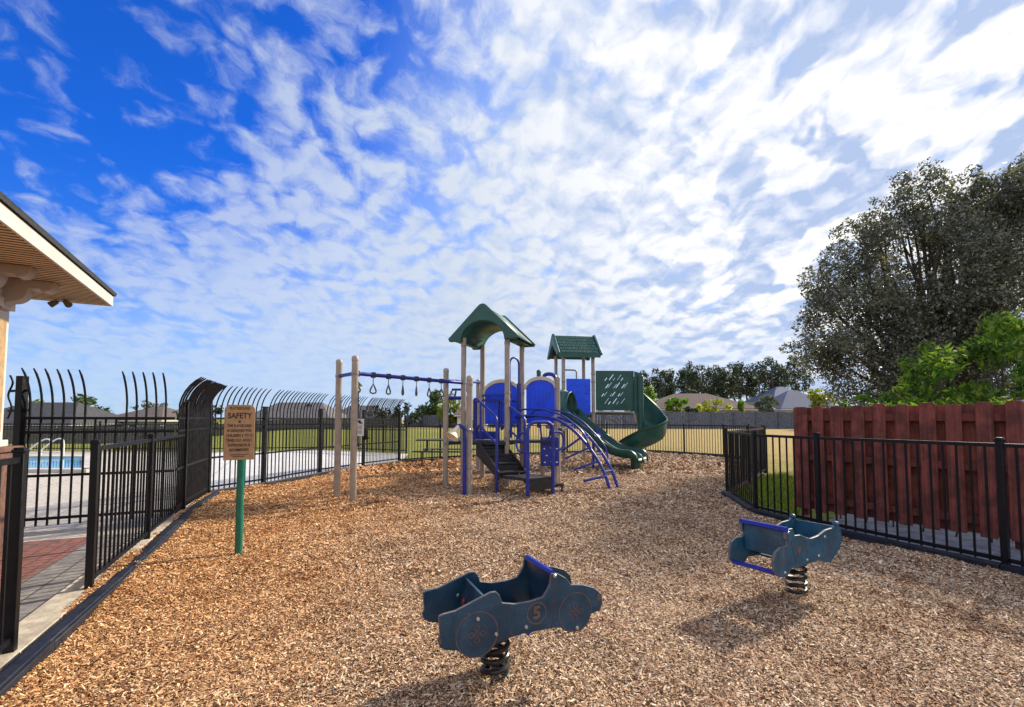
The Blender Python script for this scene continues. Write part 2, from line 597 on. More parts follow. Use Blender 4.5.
FANG = math.atan2(0.9, -0.43)            # heading of the left fence line
M['pavers'] = brickmat('red_brick_pavers', (0.30, 0.115, 0.085), (0.22, 0.10, 0.09), (0.10, 0.07, 0.06), 0.24, 0.13, 0.008, rot=-FANG)
M['greypaver'] = brickmat('grey_brick_pavers', (0.27, 0.25, 0.235), (0.20, 0.19, 0.185), (0.10, 0.09, 0.08), 0.36, 0.2, 0.010, rot=-FANG, off=0.0)
M['pooldeck'] = brickmat('beige_pool_deck', (0.50, 0.455, 0.39), (0.45, 0.42, 0.37), (0.26, 0.24, 0.21), 1.5, 1.5, 0.010, rot=-FANG, off=0.0)
M['walk'] = brickmat('pale_concrete_walk', (0.62, 0.61, 0.60), (0.56, 0.555, 0.55), (0.36, 0.35, 0.34), 1.6, 1.6, 0.014, rot=-FANG, off=0.0)


def water_mat():
    m = pbr('pool_water', (0.02, 0.34, 0.62), 0.06, spec=0.5)
    t = m.node_tree
    b = [n for n in t.nodes if n.type == 'BSDF_PRINCIPLED'][0]
    nz = t.nodes.new('ShaderNodeTexNoise')
    nz.inputs['Scale'].default_value = 2.5
    bp = t.nodes.new('ShaderNodeBump')
    bp.inputs['Strength'].default_value = 0.35
    t.links.new(nz.outputs[0], bp.inputs['Height'])
    t.links.new(bp.outputs[0], b.inputs['Normal'])
    return m


M['water'] = water_mat()


def lawn_mat():
    m = bpy.data.materials.new('lawn_and_dry_field')
    m.use_nodes = True
    t = NT(m.node_tree)
    tcn = t.n('ShaderNodeTexCoord').outputs['Object']
    s_ = t.n('ShaderNodeSeparateXYZ')
    t.put(s_.inputs[0], tcn)
    x, y = s_.outputs[0], s_.outputs[1]
    fine = t.noise(tcn, 9.0, 6.0, 0.7)
    mid = t.noise(tcn, 0.35, 4.0, 0.6)
    green = t.mix(t.ss(fine, 0.35, 0.65), (0.135, 0.150, 0.028), (0.255, 0.255, 0.062))
    gold = t.mix(t.ss(fine, 0.35, 0.65), (0.29, 0.20, 0.075), (0.46, 0.345, 0.14))
    fac = t.ss(t.math('ADD', t.math('ADD', t.math('MULTIPLY', x, 0.035), t.math('MULTIPLY', y, 0.012)), t.math('MULTIPLY', mid, 0.9)), 0.55, 1.15)
    near = t.ss(y, 9.0, 16.0)
    fac = t.math('MULTIPLY', fac, near)
    cc = t.mix(fac, green, gold)
    p = t.n('ShaderNodeBsdfPrincipled')
    p.inputs['Roughness'].default_value = 0.95
    p.inputs['Specular IOR Level'].default_value = 0.1
    t.put(p.inputs['Base Color'], cc)
    bp = t.n('ShaderNodeBump')
    bp.inputs['Strength'].default_value = 0.8
    bp.inputs['Distance'].default_value = 0.05
    t.put(bp.inputs['Height'], t.noise(tcn, 25.0, 5.0, 0.7))
    t.put(p.inputs['Normal'], bp.outputs[0])
    o = t.n('ShaderNodeOutputMaterial')
    t.t.links.new(p.outputs[0], o.inputs[0])
    return m


CHIP = [(0.0, (0.045, 0.027, 0.018)), (0.10, (0.115, 0.067, 0.043)), (0.23, (0.31, 0.185, 0.108)), (0.44, (0.48, 0.325, 0.205)),
        (0.64, (0.63, 0.48, 0.34)), (0.82, (0.74, 0.63, 0.50)), (0.95, (0.82, 0.75, 0.65)), (1.0, (0.36, 0.14, 0.08))]


def mulch_tint(t, tcn, cc):
    """fresher, more orange bark on the left side, sun-bleached elsewhere, with damp dark patches"""
    s_ = t.n('ShaderNodeSeparateXYZ')
    t.put(s_.inputs[0], tcn)
    patch = t.noise(tcn, 0.9, 4.0, 0.6)
    fx = t.math('ADD', t.math('MULTIPLY', s_.outputs[0], -0.22), t.math('MULTIPLY', patch, 0.7))
    orange = t.ss(fx, 0.30, 1.05)
    cc = t.mix(1.0, cc, t.mix(orange, (1.05, 0.955, 0.84), (1.24, 0.92, 0.57)), 'MULTIPLY')
    blot = t.ss(t.noise(tcn, 1.7, 5.0, 0.66), 0.52, 0.66)
    cc = t.mix(t.math('MULTIPLY', blot, 0.7), cc, t.mix(1.0, cc, (0.70, 0.54, 0.44), 'MULTIPLY'))
    return cc


def mulch_mat():
    m = bpy.data.materials.new('bark_mulch_bed')
    m.use_nodes = True
    t = NT(m.node_tree)
    tcn = t.n('ShaderNodeTexCoord').outputs['Object']
    wv = t.n('ShaderNodeTexNoise')
    t.put(wv.inputs['Vector'], tcn)
    wv.inputs['Scale'].default_value = 14
    pv = t.vmath('ADD', tcn, t.vmath('SCALE', wv.outputs['Color'], scale=0.08))
    vo = t.n('ShaderNodeTexVoronoi')
    t.put(vo.inputs['Vector'], pv)
    vo.inputs['Scale'].default_value = 70
    sp = t.n('ShaderNodeSeparateColor')
    t.put(sp.inputs[0], vo.outputs['Color'])
    cc = t.ramp(sp.outputs[0], CHIP)
    cc = mulch_tint(t, tcn, cc)
    p = t.n('ShaderNodeBsdfPrincipled')
    p.inputs['Roughness'].default_value = 0.9
    p.inputs['Specular IOR Level'].default_value = 0.15
    t.put(p.inputs['Base Color'], cc)
    bp = t.n('ShaderNodeBump')
    bp.inputs['Strength'].default_value = 1.0
    bp.inputs['Distance'].default_value = 0.03
    t.put(bp.inputs['Height'], t.math('ADD', sp.outputs[1], t.math('MULTIPLY', vo.outputs['Distance'], -0.8)))
    t.put(p.inputs['Normal'], bp.outputs[0])
    o = t.n('ShaderNodeOutputMaterial')
    t.t.links.new(p.outputs[0], o.inputs[0])
    return m


def chip_mat():
    m = bpy.data.materials.new('bark_chips')
    m.use_nodes = True
    t = NT(m.node_tree)
    tcn = t.n('ShaderNodeTexCoord').outputs['Object']
    geo = t.n('ShaderNodeNewGeometry')
    cc = mulch_tint(t, tcn, t.ramp(geo.outputs['Random Per Island'], CHIP))
    p = t.n('ShaderNodeBsdfPrincipled')
    p.inputs['Roughness'].default_value = 0.8
    p.inputs['Specular IOR Level'].default_value = 0.25
    t.put(p.inputs['Base Color'], cc)
    o = t.n('ShaderNodeOutputMaterial')
    t.t.links.new(p.outputs[0], o.inputs[0])
    return m


# ------------------------------------------------------------------ layout
LA = Vector((-2.965, 2.88))               # post at the near side of the opening in the left fence
LB = Vector((-3.43, 3.93))               # post at the far side of the opening
LC = Vector((-4.18, 5.52))
LD = Vector((-5.01, 7.30))               # low fence ends, tall fence goes on
LE = Vector((-5.62, 8.85))               # corner of the tall fence
LF1, LF2 = Vector((-5.21, 10.03)), Vector((-4.81, 11.98))
LG = Vector((-4.26, 13.68))
LH = Vector((-3.60, 15.23))              # tall fence ends, low fence goes on
BACK = [Vector(p) for p in ((-3.60, 15.30), (-2.46, 16.34), (-1.1, 17.35), (0.5, 18.2), (2.2, 19.0), (3.9, 19.6), (5.6, 19.98), (6.75, 18.7), (7.68, 17.3), (7.95, 16.0), (7.45, 14.2), (6.59, 12.42))]
RC = Vector((4.02, 8.96))
RIGHT = [RC, Vector((3.64, 7.17)), Vector((3.91, 6.12)), Vector((4.56, 4.46)), Vector((5.2, 2.75)), Vector((5.8, 1.1))]
LDIR = (LD - LA).normalized()
LN = Vector((LDIR.y, -LDIR.x))           # towards the mulch
near_l = LA - LDIR * 4.2

# ---- terrain, one sheet to the horizon
ys = [-60, -20, -6, 0, 2, 4, 6, 8, 10, 12, 14, 16, 18, 20] + list(range(22, 62, 2)) + [65, 70, 80, 95, 120, 160, 220, 320, 500, 900, 1800, 3500]
xs = [-3500, -1500, -600, -300, -180, -120, -90, -70] + list(range(-60, 61, 4)) + [70, 90, 120, 180, 300, 600, 1500, 3500]
mb = MB()
mb.grid([[(x, y, gz(x, y) - 0.045) for x in xs] for y in ys])
tag(mb.build('ground', lawn_mat(), smooth=60), kind='structure')


def sheet(name, poly, z, mat):
    b = MB()
    b.add([(p[0], p[1], z) for p in poly], [tuple(range(len(poly)))])
    o = b.build(name, mat, smooth=0)
    return tag(o, kind='structure')


# ---- mulch bed
mul_poly = [tuple(near_l + LN * 0.02), tuple(LD + LN * 0.02), tuple(LE), tuple(LF1), tuple(LF2), tuple(LG), tuple(LH)] + [tuple(p) for p in BACK[1:]] + [tuple(p) for p in RIGHT] + [(5.9, -1.2), (-1.0, -1.2)]


def inpoly(x, y, poly):
    x = np.asarray(x)
    y = np.asarray(y)
    c = np.zeros(x.shape, bool)
    n = len(poly)
    for i in range(n):
        (ax, ay), (bx, by) = poly[i - 1], poly[i]
        if ay == by:
            continue
        hit = ((ay > y) != (by > y)) & (x < (bx - ax) * (y - ay) / (by - ay) + ax)
        c ^= hit
    return c


RID1, RID2 = Vector((-0.10, 2.56)), Vector((2.26, 3.90))


def mz(x, y):
    """gentle heave of the bark surface"""
    x = np.asarray(x, float)
    y = np.asarray(y, float)
    z = 0.018 * np.sin(1.7 * x + 0.6 * y) + 0.016 * np.sin(0.9 * x - 2.1 * y + 1.3) + 0.014 * np.sin(4.1 * x + 1.0) * np.sin(3.7 * y) + 0.006 * np.sin(9 * x + 5 * y) + 0.005 * np.sin(7 * x - 11 * y)
    for c in (RID1, RID2):
        z = z + 0.018 * np.exp(-((x - c.x) ** 2 + (y - c.y) ** 2) / 0.10)
    return np.maximum(z + 0.012, -0.012 + 0.3 * (z + 0.012))


gx = np.arange(-6.2, 8.2, 0.12)
gy = np.arange(-1.2, 20.2, 0.12)
XX, YY = np.meshgrid(gx, gy)
XX = XX.ravel() + np.random.default_rng(1).uniform(-.03, .03, XX.size)
YY = YY.ravel() + np.random.default_rng(2).uniform(-.03, .03, YY.size)
ins = inpoly(XX, YY, mul_poly)
pp = [Vector(p) for p in mul_poly]
npoly = len(pp)
allp = pp + [Vector((a, b)) for a, b in zip(XX[ins], YY[ins])]
rv, re_, rf, *_ = delaunay_2d_cdt(allp, [(i, (i + 1) % npoly) for i in range(npoly)], [], 0, 1e-5)
cx = np.array([(rv[f[0]].x + rv[f[1]].x + rv[f[2]].x) / 3 for f in rf])
cyy = np.array([(rv[f[0]].y + rv[f[1]].y + rv[f[2]].y) / 3 for f in rf])
kp = inpoly(cx, cyy, mul_poly)
zz = mz([p.x for p in rv], [p.y for p in rv])
mb = MB()
mb.add([(p.x, p.y, float(z)) for p, z in zip(rv, zz)], [tuple(f) for f, k in zip(rf, kp) if k])
tag(mb.build('mulch_ground', mulch_mat(), smooth=80), kind='structure')


def chips(seed, n, x0, x1, y0, y1, ln, wd):
    g = np.random.default_rng(seed)
    x = g.uniform(x0, x1, n)
    y = g.uniform(y0, y1, n)
    k = inpoly(x, y, mul_poly) & (np.abs(x) < 1.13 * y + 0.5)
    x, y = x[k], y[k]
    n = len(x)
    z = mz(x, y) + g.uniform(0.001, 0.012, n)
    L = ln * np.exp(g.normal(0, 0.42, n)) / 2
    W = wd * np.exp(g.normal(0, 0.35, n)) / 2
    a = g.uniform(0, 2 * PI, n)
    ti = g.normal(0, 0.26, n)
    ro = g.normal(0, 0.38, n)
    ux, uy, uz = np.cos(a) * np.cos(ti), np.sin(a) * np.cos(ti), np.sin(ti)
    vx, vy, vz = -np.sin(a) * np.cos(ro), np.cos(a) * np.cos(ro), np.sin(ro)
    z = z + np.abs(uz) * L * 0.8 + np.abs(vz) * W
    P_ = np.stack([x, y, z], 1)
    U = np.stack([ux, uy, uz], 1) * L[:, None]
    V = np.stack([vx, vy, vz], 1) * W[:, None]
    tp = g.uniform(0.35, 1.0, n)[:, None]
    return np.stack([P_ - U - V * tp, P_ + U - V, P_ + U * 0.9 + V * tp, P_ - U * 1.05 + V], 1).reshape(-1, 3)


ch = [chips(11, 380000, -3.6, 4.6, 1.7, 4.2, 0.0165, 0.0062),
      chips(12, 350000, -5.3, 4.6, 4.2, 7.2, 0.019, 0.0080),
      chips(13, 230000, -6.0, 5.0, 7.2, 12.0, 0.026, 0.012),
      chips(14, 60000, -5.0, 8.0, 12.0, 20.0, 0.07, 0.03)]
ch = np.concatenate(ch)
tag(np_mesh('wood_chips', ch, len(ch) // 4, chip_mat()), kind='stuff')

# ---- hard surfaces left of the fence
o2 = lambda p, a, b: (p[0] + LDIR.x * a + LN.x * b, p[1] + LDIR.y * a + LN.y * b)    # along the fence, across towards the mulch
sheet('pool_deck_floor', [o2(LA, -6, -0.16), o2(LE, 0.3, -0.1), tuple(LF2 + Vector((-0.05, 0))), tuple(LH), (-4.2, 19.4), (-8.5, 21.6), (-12.2, 20.6), (-46, 20.6), (-46, -6), (-8, -8)], -0.012, M['pooldeck'])
sheet('concrete_walk', [(-5.75, 8.95), (-5.30, 10.0), (-4.90, 11.98), (-4.34, 13.7), (-3.75, 15.3), (-4.3, 19.2), (-8.5, 21.4), (-12.0, 20.4), (-12.6, 17.5), (-8.2, 11.0)], -0.008, M['walk'])
sheet('brick_path', [o2(LA, -4.5, -0.62), o2(LB, 2.35, -0.62), o2(LB, 2.35, -4.6), o2(LA, -4.5, -4.6)], -0.006, M['pavers'])
sheet('paver_border_path', [o2(LA, -4.5, -0.17), o2(LB, 2.35, -0.17), o2(LB, 2.35, -0.62), o2(LA, -4.5, -0.62)], -0.004, M['greypaver'])
mb = MB()
mb.bar((*o2(LA, -4.5, -0.055), 0.0), (*o2(LD, 0, -0.055), 0.0), 0.22, 0.06)
tag(mb.build('concrete_kerb', M['curb'], bevel=0.006), kind='structure')

# ---- pool
pool = [(-11.2, 12.75), (-15.2, 17.2), (-38, 17.2), (-38, 12.75)]
sheet('pool_water', pool, 0.010, M['water'])
mb = MB()
for a, b in zip(pool, pool[1:] + pool[:1]):
    mb.bar((*a, 0.03), (*b, 0.03), 0.35, 0.10)
tag(mb.build('pool_kerb', M['concrete'], bevel=0.01), kind='structure')


def ladder_rail(x, y):
    b = MB()
    for dy in (0, 0.5):
        b.tube(bez([(x, y + dy, 0.0), (x, y + dy, 0.22), (x + 0.10, y + dy, 0.32), (x + 0.45, y + dy, 0.58), (x + 0.66, y + dy, 0.66), (x + 0.82, y + dy, 0.56), (x + 0.84, y + dy, 0.0)], 5), 0.026, 8)
        b.tube([(x + 0.02, y + dy, 0.17), (x + 0.83, y + dy, 0.17)], 0.02, 8)
    o = b.build('pool_handrail', M['white'])
    return tag(o, 'white bent tube handrail standing at the far edge of the swimming pool', 'handrail')


ladder_rail(-17.75, 17.5)


# ------------------------------------------------------------------ fences
def low_fence(pts, label, group=None, ends=True, z0=0.0, H=1.2, closed=False):
    root = empty('metal_fence', (pts[0].x, pts[0].y, 0))
    tag(root, label, 'fence', group)
    inv = Vector((pts[0].x, pts[0].y, 0))

    def loc(p, z):
        return Vector((p.x, p.y, z)) - inv
    for i, p in enumerate(pts):
        if not ends and i in (0, len(pts) - 1):
            continue
        d = (pts[min(i + 1, len(pts) - 1)] - pts[max(i - 1, 0)])
        rz = math.atan2(d.y, d.x)
        b = MB()
        b.box(loc(p, H / 2), (0.052, 0.052, H), rz)
        b.box(loc(p, H + 0.006), (0.062, 0.062, 0.022), rz)
        b.box(loc(p, H + 0.022), (0.05, 0.05, 0.012), rz)
        b.build('post', M['black'], root, bevel=0.004)
    for a, c in zip(pts[:-1], pts[1:]):
        b = MB()
        L = (c - a).length
        u = (c - a) / L
        n = max(2, round(L / 0.1143))
        for k in range(1, n):
            q = a + u * (L * k / n)
            b.box(loc(q, (0.07 + H - 0.05) / 2), (0.016, 0.016, H - 0.12), math.atan2(u.y, u.x))
        for z, t in ((H - 0.045, 0.036), (0.10, 0.036)):
            b.bar(loc(a, z), loc(c, z), 0.028, t)
        b.build('picket_panel', M['black'], root, smooth=0)
    return root


def arc_top(H, bend, ztop):
    """profile of a bent picket as (out, z)"""
    pr = [(0, 0.05), (0, H)]
    for i in range(1, 7):
        a = i / 6 * R(58)
        r_ = bend / (1 - math.cos(R(58)))
        pr.append((r_ * (1 - math.cos(a)), H + (ztop - H) * math.sin(a) / math.sin(R(58))))
    return pr


def tall_fence(pts, out, label, name='tall_metal_fence', cat='fence', flat=(), posts=True, spacing=0.1143, dense={}):
    root = empty(name, (pts[0].x, pts[0].y, 0))
    tag(root, label, cat)
    inv = Vector((pts[0].x, pts[0].y, 0))
    for i, p in enumerate(pts):
        if posts is not True and i not in posts:
            continue
        d = (pts[min(i + 1, len(pts) - 1)] - pts[max(i - 1, 0)])
        rz = math.atan2(d.y, d.x)
        b = MB()
        q = Vector((p.x, p.y, 0)) - inv
        b.box(q + Vector((0, 0, 0.82)), (0.075, 0.075, 1.64), rz)
        b.box(q + Vector((0, 0, 1.65)), (0.088, 0.088, 0.024), rz)
        b.build('post', M['black'], root, bevel=0.004)
    for si, (a, c) in enumerate(zip(pts[:-1], pts[1:])):
        L = (c - a).length
        u = (c - a) / L
        nv = Vector((u.y, -u.x)) * out
        n = max(2, round(L / dense.get(si, spacing)))
        b = MB()
        pr = arc_top(1.52, 0.27, 2.02)
        for k in range(1, n):
            q = a + u * (L * k / n) - pts[0]
            q = Vector((q.x, q.y, 0))
            if (si, k) in flat:
                b.tube([q + Vector((0, 0, 0.05)), q + Vector((0, 0, 1.42))], 0.012, 4)
                continue
            rs = [0.0125] * (len(pr) - 1) + [0.008]
            jit = rnd.uniform(-0.012, 0.012)
            b.tube([q + Vector((nv.x * (o_ + (jit if o_ else 0)), nv.y * (o_ + (jit if o_ else 0)), z)) for o_, z in pr], rs, 4)
        qa, qc = a - pts[0], c - pts[0]
        for z in (1.41, 1.23, 0.68, 0.14):
            b.bar((qa.x, qa.y, z), (qc.x, qc.y, z), 0.026, 0.034)
        b.build('picket_panel', M['black'], root, smooth=40)
    return root


near_pts = [LA - LDIR * 3.6, LA - LDIR * 1.8, LA]
low_fence(near_pts, 'low black metal fence piece nearest the camera, in front of the building column')
low_fence([LB, LC, LD], 'low black metal fence between the brick path opening and the tall curved fence')
P1a, P1b = Vector((-6.19, 5.96)), Vector((-4.72, 6.66))
tall_fence([P1a, P1b], 1, 'tall black fence with curved picket tops crossing the brick path beside the pool', flat={(0, 7), (0, 8), (0, 9)}, spacing=0.11, posts=())
tall_fence([LD - LDIR * 0.55, LD, LE, LF1, LF2], 1, dense={1: 0.07}, posts=(1, 2, 3, 4), label='tall black fence with curved picket tops behind the safety sign')
tall_fence([LF2 + Vector((0.03, 0.09)), LG + Vector((-0.02, -0.09))], 1, 'tall black gate of curved pickets behind the tan overhead posts', name='metal_gate', cat='gate', posts=())
tall_fence([LG, LH], 1, dense={0: 0.065}, label='tall black fence piece with curved picket tops between gate and green field')

low_fence(BACK, 'low black metal fence along the grass behind the play structure')
low_fence([BACK[-1] + Vector((-.06, -.08)), Vector((5.3, 10.7)), RC, ] + RIGHT[1:], 'low black metal fence in front of the red wooden fence')

# hinge plates and latch of the gates
def hinge(x, y, label, z1=1.9, z2=1.6):
    b = MB()
    b.box((0, 0, 0.97), (0.085, 0.085, 1.94))
    for z in (z1 - 0.15, z2 - 0.1):
        b.tube([(-0.16, 0, z), (0.09, 0, z + 0.01)], 0.018, 6)
    b.tube(bez([(-0.16, 0.0, 1.95), (-0.12, 0, 1.85), (-0.17, 0, 1.7), (-0.12, 0, 1.55), (-0.16, 0, 1.4)], 4), 0.012, 6)
    o = b.build('gate_post', M['black'], None, bevel=0.004)
    o.location = (x, y, 0)
    return tag(o, label, 'gate post')


hinge(-6.17, 5.97, 'thick black gate post with hinge arms beside the building column')
root = empty('gate_lock', (LG.x + 0.07, LG.y - 0.06, 0))
tag(root, 'black lock box with shield fixed to the tall gate post', 'lock')
b = MB()
b.box((0, -0.03, 0.98), (0.13, 0.09, 0.34))
b.build('lock_box', M['black'], root, bevel=0.01)
b = MB()
b.box((0.06, -0.10, 0.86), (0.16, 0.05, 0.03))
b.build('lever', M['black'], root, bevel=0.004)

# notice on the gate
root = empty('gate_sign', (LG.x - 0.02, LG.y - 0.30, 0))
root.rotation_euler = (0, 0, R(8))
tag(root, 'small white notice with black drawing hung on the tall black gate', 'sign')
b = MB()
b.box((0, 0, 1.16), (0.22, 0.012, 0.48))
b.build('board', M['white'], root, bevel=0.004)
b = MB()
b.ball((-0.01, -0.012, 1.33), 0.045, 10)
b.box((0.03, -0.009, 1.285), (0.08, 0.006, 0.035))
for i, z in enumerate((1.20, 1.165, 1.13, 1.07, 1.035, 1.00)):
    b.box((0.0, -0.009, z), (0.15 - 0.03 * (i % 2), 0.004, 0.010))
b.build('printing', M['ink'], root, smooth=0)


# landscape edging along the mulch
def edging(pts, off, label, wd=0.115, ht=0.10):
    b = MB()
    for a, c in zip(pts[:-1], pts[1:]):
        d = (c - a).normalized()
        nn = Vector((d.y, -d.x)) * off
        L = (c - a).length
        k = max(1, round(L / 1.25))
        for i in range(k):
            p, q = a + nn + d * (L * i / k), a + nn + d * (L * (i + 1) / k - 0.012)
            zj = rnd.uniform(-0.006, 0.006)
            b.bar((p.x, p.y, ht / 2 - 0.02 + zj), (q.x, q.y, ht / 2 - 0.02 + zj), wd, ht)
            b.bar((p.x, p.y, ht - 0.02 + zj), (q.x, q.y, ht - 0.02 + zj), wd * 0.6, 0.016)
    return tag(b.build('landscape_edging', M['edging'], None, bevel=0.006), label, 'edging')


edging([near_l, LA, LB, LC, LD, LE], 0.15, 'black plastic landscape edging along the foot of the left fences', 0.115, 0.075)
edging([LE, LF1, LF2, LG, LH], 0.05, 'thin black edging strip at the foot of the tall curved fence', 0.05, 0.09)
edging(BACK, 0.06, 'thin black edging strip at the foot of the rear fence', 0.05, 0.10)
edging(RIGHT, 0.05, 'black landscape edging along the foot of the right fence', 0.10, 0.09)

# ------------------------------------------------------------------ red shadowbox fence
RF0, RF1 = Vector((4.20, 7.03)), Vector((6.6, 3.15))
root = empty('wooden_fence', (RF0.x, RF0.y, 0))
tag(root, 'dark red board on board wooden fence behind the low black fence', 'fence')
ru = (RF1 - RF0).normalized()
rz = math.atan2(ru.y, ru.x)
rn = Vector((ru.y, -ru.x))               # towards the camera side
rl = (RF1 - RF0).length
TOPZ = 1.585


def board(b, s, side, wd, top, jitter=True):
    c = ru * s + rn * side
    x0 = wd / 2
    lean = rnd.uniform(-0.010, 0.010) if jitter else 0
    top += rnd.uniform(-0.012, 0.012)
    z0 = 0.10 + rnd.uniform(-0.01, 0.02)
    out = [(-x0, z0), (x0, z0), (x0 + lean, top - 0.020), (x0 - 0.020 + lean, top), (-x0 + 0.020 + lean, top), (-x0 + lean, top - 0.020)]
    b.prism(out, (c.x, c.y, 0), (ru.x, ru.y, 0), (0, 0, 1), 0.018)


bf, bb = MB(), MB()
s = 0.10
board(bf, 0.085, 0.042, 0.19, TOPZ)
k = 0
fpos = [0.085]
s = 0.315
while s < rl:
    wj = 0.146 + rnd.uniform(-0.008, 0.008)
    board(bf, s, 0.042 + rnd.uniform(-0.003, 0.003), wj, TOPZ + rnd.uniform(-0.008, 0.008))
    fpos.append(s)
    s += 0.243 + rnd.uniform(-0.010, 0.010)
for p0, p1 in zip(fpos[:-1], fpos[1:]):
    board(bb, (p0 + p1) / 2 - 0.015, -0.05, 0.19, TOPZ - 0.02)
bf.build('front_boards', M['redwood'], root, smooth=0, bevel=0.003)
bb.build('rear_boards', M['redwood'], root, smooth=0, bevel=0.003)
for z in (1.42, 0.86, 0.27):
    b = MB()
    b.bar((ru.x * 0.02, ru.y * 0.02, z), (ru.x * rl, ru.y * rl, z), 0.064, 0.085)
    b.build('rail', M['redwood_dark'], root, smooth=0)
for i in range(3):
    q = ru * (0.05 + i * 2.2) - rn * 0.105
    b = MB()
    b.box((q.x, q.y, 0.76), (0.09, 0.09, 1.52), rz)
    b.build('post', M['redwood_dark'], root, smooth=0)
# strip of concrete between the two fences
sheet('concrete_strip_path', [tuple(RF0 + ru * 0.45 + rn * 0.20), tuple(RF0 + ru * 0.3 - rn * 0.7), tuple(RF1 - rn * 0.7), tuple(RIGHT[5] + Vector((0.03, 0))), tuple(RIGHT[4] + Vector((0.03, 0))), tuple(RIGHT[3] + Vector((0.03, 0))), tuple(RIGHT[2] + Vector((0.05, 0)))], 0.006, pbr('bluish_concrete', (0.20, 0.205, 0.235), 0.9, 0.35, 5, 0.4, 50, wear=0.4, wearc=(0.10, 0.085, 0.07)))

# ------------------------------------------------------------------ pool house corner
CR = Vector((-5.30, 6.20))               # outer corner of the eaves
ef = Vector((0.469, -0.883))              # along the long eave towards the camera
ein = Vector((-0.883, -0.469))            # inwards from the long eave
EANG = math.atan2(ef.y, ef.x)
ZS = 2.90
root = empty('pool_house', (CR.x, CR.y, 0))
tag(root, 'corner of a pool house with tan soffit, white fascia and bracketed column', 'building')
v3 = lambda a, b, z: Vector((ef.x * a + ein.x * b, ef.y * a + ein.y * b, z))     # a along the eave towards camera, b inwards
ex3 = Vector((ef.x, ef.y, 0))
ey3 = Vector((ein.x, ein.y, 0))
b = MB()
A_, B_ = 8.0, 7.0
b.add([v3(0, 0, ZS), v3(A_, 0, ZS), v3(A_, B_, ZS), v3(0, B_, ZS)], [(0, 1, 2, 3)])
for i in range(1, 100):
    a = i * 0.078
    b.bar(v3(a, 0.0, ZS - 0.003), v3(a, B_, ZS - 0.003), 0.009, 0.006, 1)
b.build('soffit', [M['soffit'], M['soffit_gap']], root, smooth=0)
b = MB()
b.bar(v3(-0.01, -0.012, ZS + 0.055), v3(A_, -0.012, ZS + 0.055), 0.024, 0.135)
b.bar(v3(-0.012, 0, ZS + 0.055), v3(-0.012, B_, ZS + 0.055), 0.024, 0.135)
b.build('fascia', M['trim'], root, smooth=0, bevel=0.003)
b = MB()
pitch = 0.36
rz0 = ZS + 0.148
b.add([v3(-0.04, -0.05, rz0), v3(A_, -0.05, rz0), v3(A_, 3.4, rz0 + 3.46 * pitch), v3(3.4, 3.4, rz0 + 3.46 * pitch), v3(-0.04, B_, rz0), v3(3.4, B_, rz0 + 3.46 * pitch)],
      [(0, 1, 2, 3), (0, 3, 5, 4)])
b.build('roof', M['shingle'], root, smooth=0, solid=0.045)
# column on its brick base, set in from both eaves
ca, cb = 0.99, 0.82
b = MB()
b.box(v3(ca, cb, 1.93), (0.30, 0.30, 1.66), EANG)
b.box(v3(ca, cb, 2.63), (0.37, 0.37, 0.10), EANG)
b.box(v3(ca, cb, 2.72), (0.33, 0.33, 0.10), EANG)
b.box(v3(ca, cb, 1.14), (0.37, 0.37, 0.07), EANG)
b.build('column', M['trim'], root, smooth=0, bevel=0.006)
b = MB()
for sx, sy in ((1, 0), (-1, 0), (0, 1), (0, -1)):
    q = v3(ca + 0.152 * sx, cb + 0.152 * sy, 1.86)
    e1 = v3(sy, sx, 0)
    pts_ = [(-0.075, -0.60), (0.075, -0.60), (0.075, 0.60), (-0.075, 0.60)]
    b.prism(pts_, q, e1, (0, 0, 1), 0.012)
b.build('column_panels', M['tanpanel'], root, smooth=0)
b = MB()
b.box(v3(ca, cb, 0.54), (0.50, 0.50, 1.06), EANG)
b.box(v3(ca, cb, 1.08), (0.56, 0.56, 0.05), EANG)
b.build('brick_base', M['brick_base'], root, smooth=0, bevel=0.005)


def bracket_mesh(dirv, base):
    """scrolled timber bracket; outline in (out, up)"""
    out = [(0.0, -0.44), (0.10, -0.44), (0.13, -0.36)]
    for i in range(9):
        a = R(-90 + 90 * i / 8)
        out.append((0.17 + 0.20 * math.sin(R(90 * i / 8)), -0.33 + 0.20 * (1 - math.cos(R(90 * i / 8)))))
    out += [(0.50, -0.12), (0.52, -0.15)]
    for i in range(7):
        t = i / 6
        out.append((0.52 + 0.13 * math.sin(R(90 * t)), -0.15 + 0.09 * t * t))
    out += [(0.66, -0.004), (0.0, -0.004)]
    out = [(x * 0.72, y * 0.78) for x, y in out]
    b = MB()
    b.prism(out, base, dirv, (0, 0, 1), 0.16)
    return b


for aa in (1.0, 1.62):
    bracket_mesh(-ey3, v3(aa, cb - 0.10, ZS)).build('bracket', M['bracket'], root, smooth=40, bevel=0.006)
b = MB()
b.bar(v3(0.85, cb, ZS - 0.13), v3(A_, cb, ZS - 0.13), 0.22, 0.25)
b.build('beam', M['bracket'], root, smooth=0, bevel=0.006)
b = MB()
b.box(v3(4.0, 2.4, 1.45), (7.0, 0.16, 2.9), EANG)
b.box(v3(1.2 + 0.5, 4.5, 1.45), (0.16, 4.2, 2.9), EANG)
b.build('wall', M['tanpanel'], root, smooth=0)
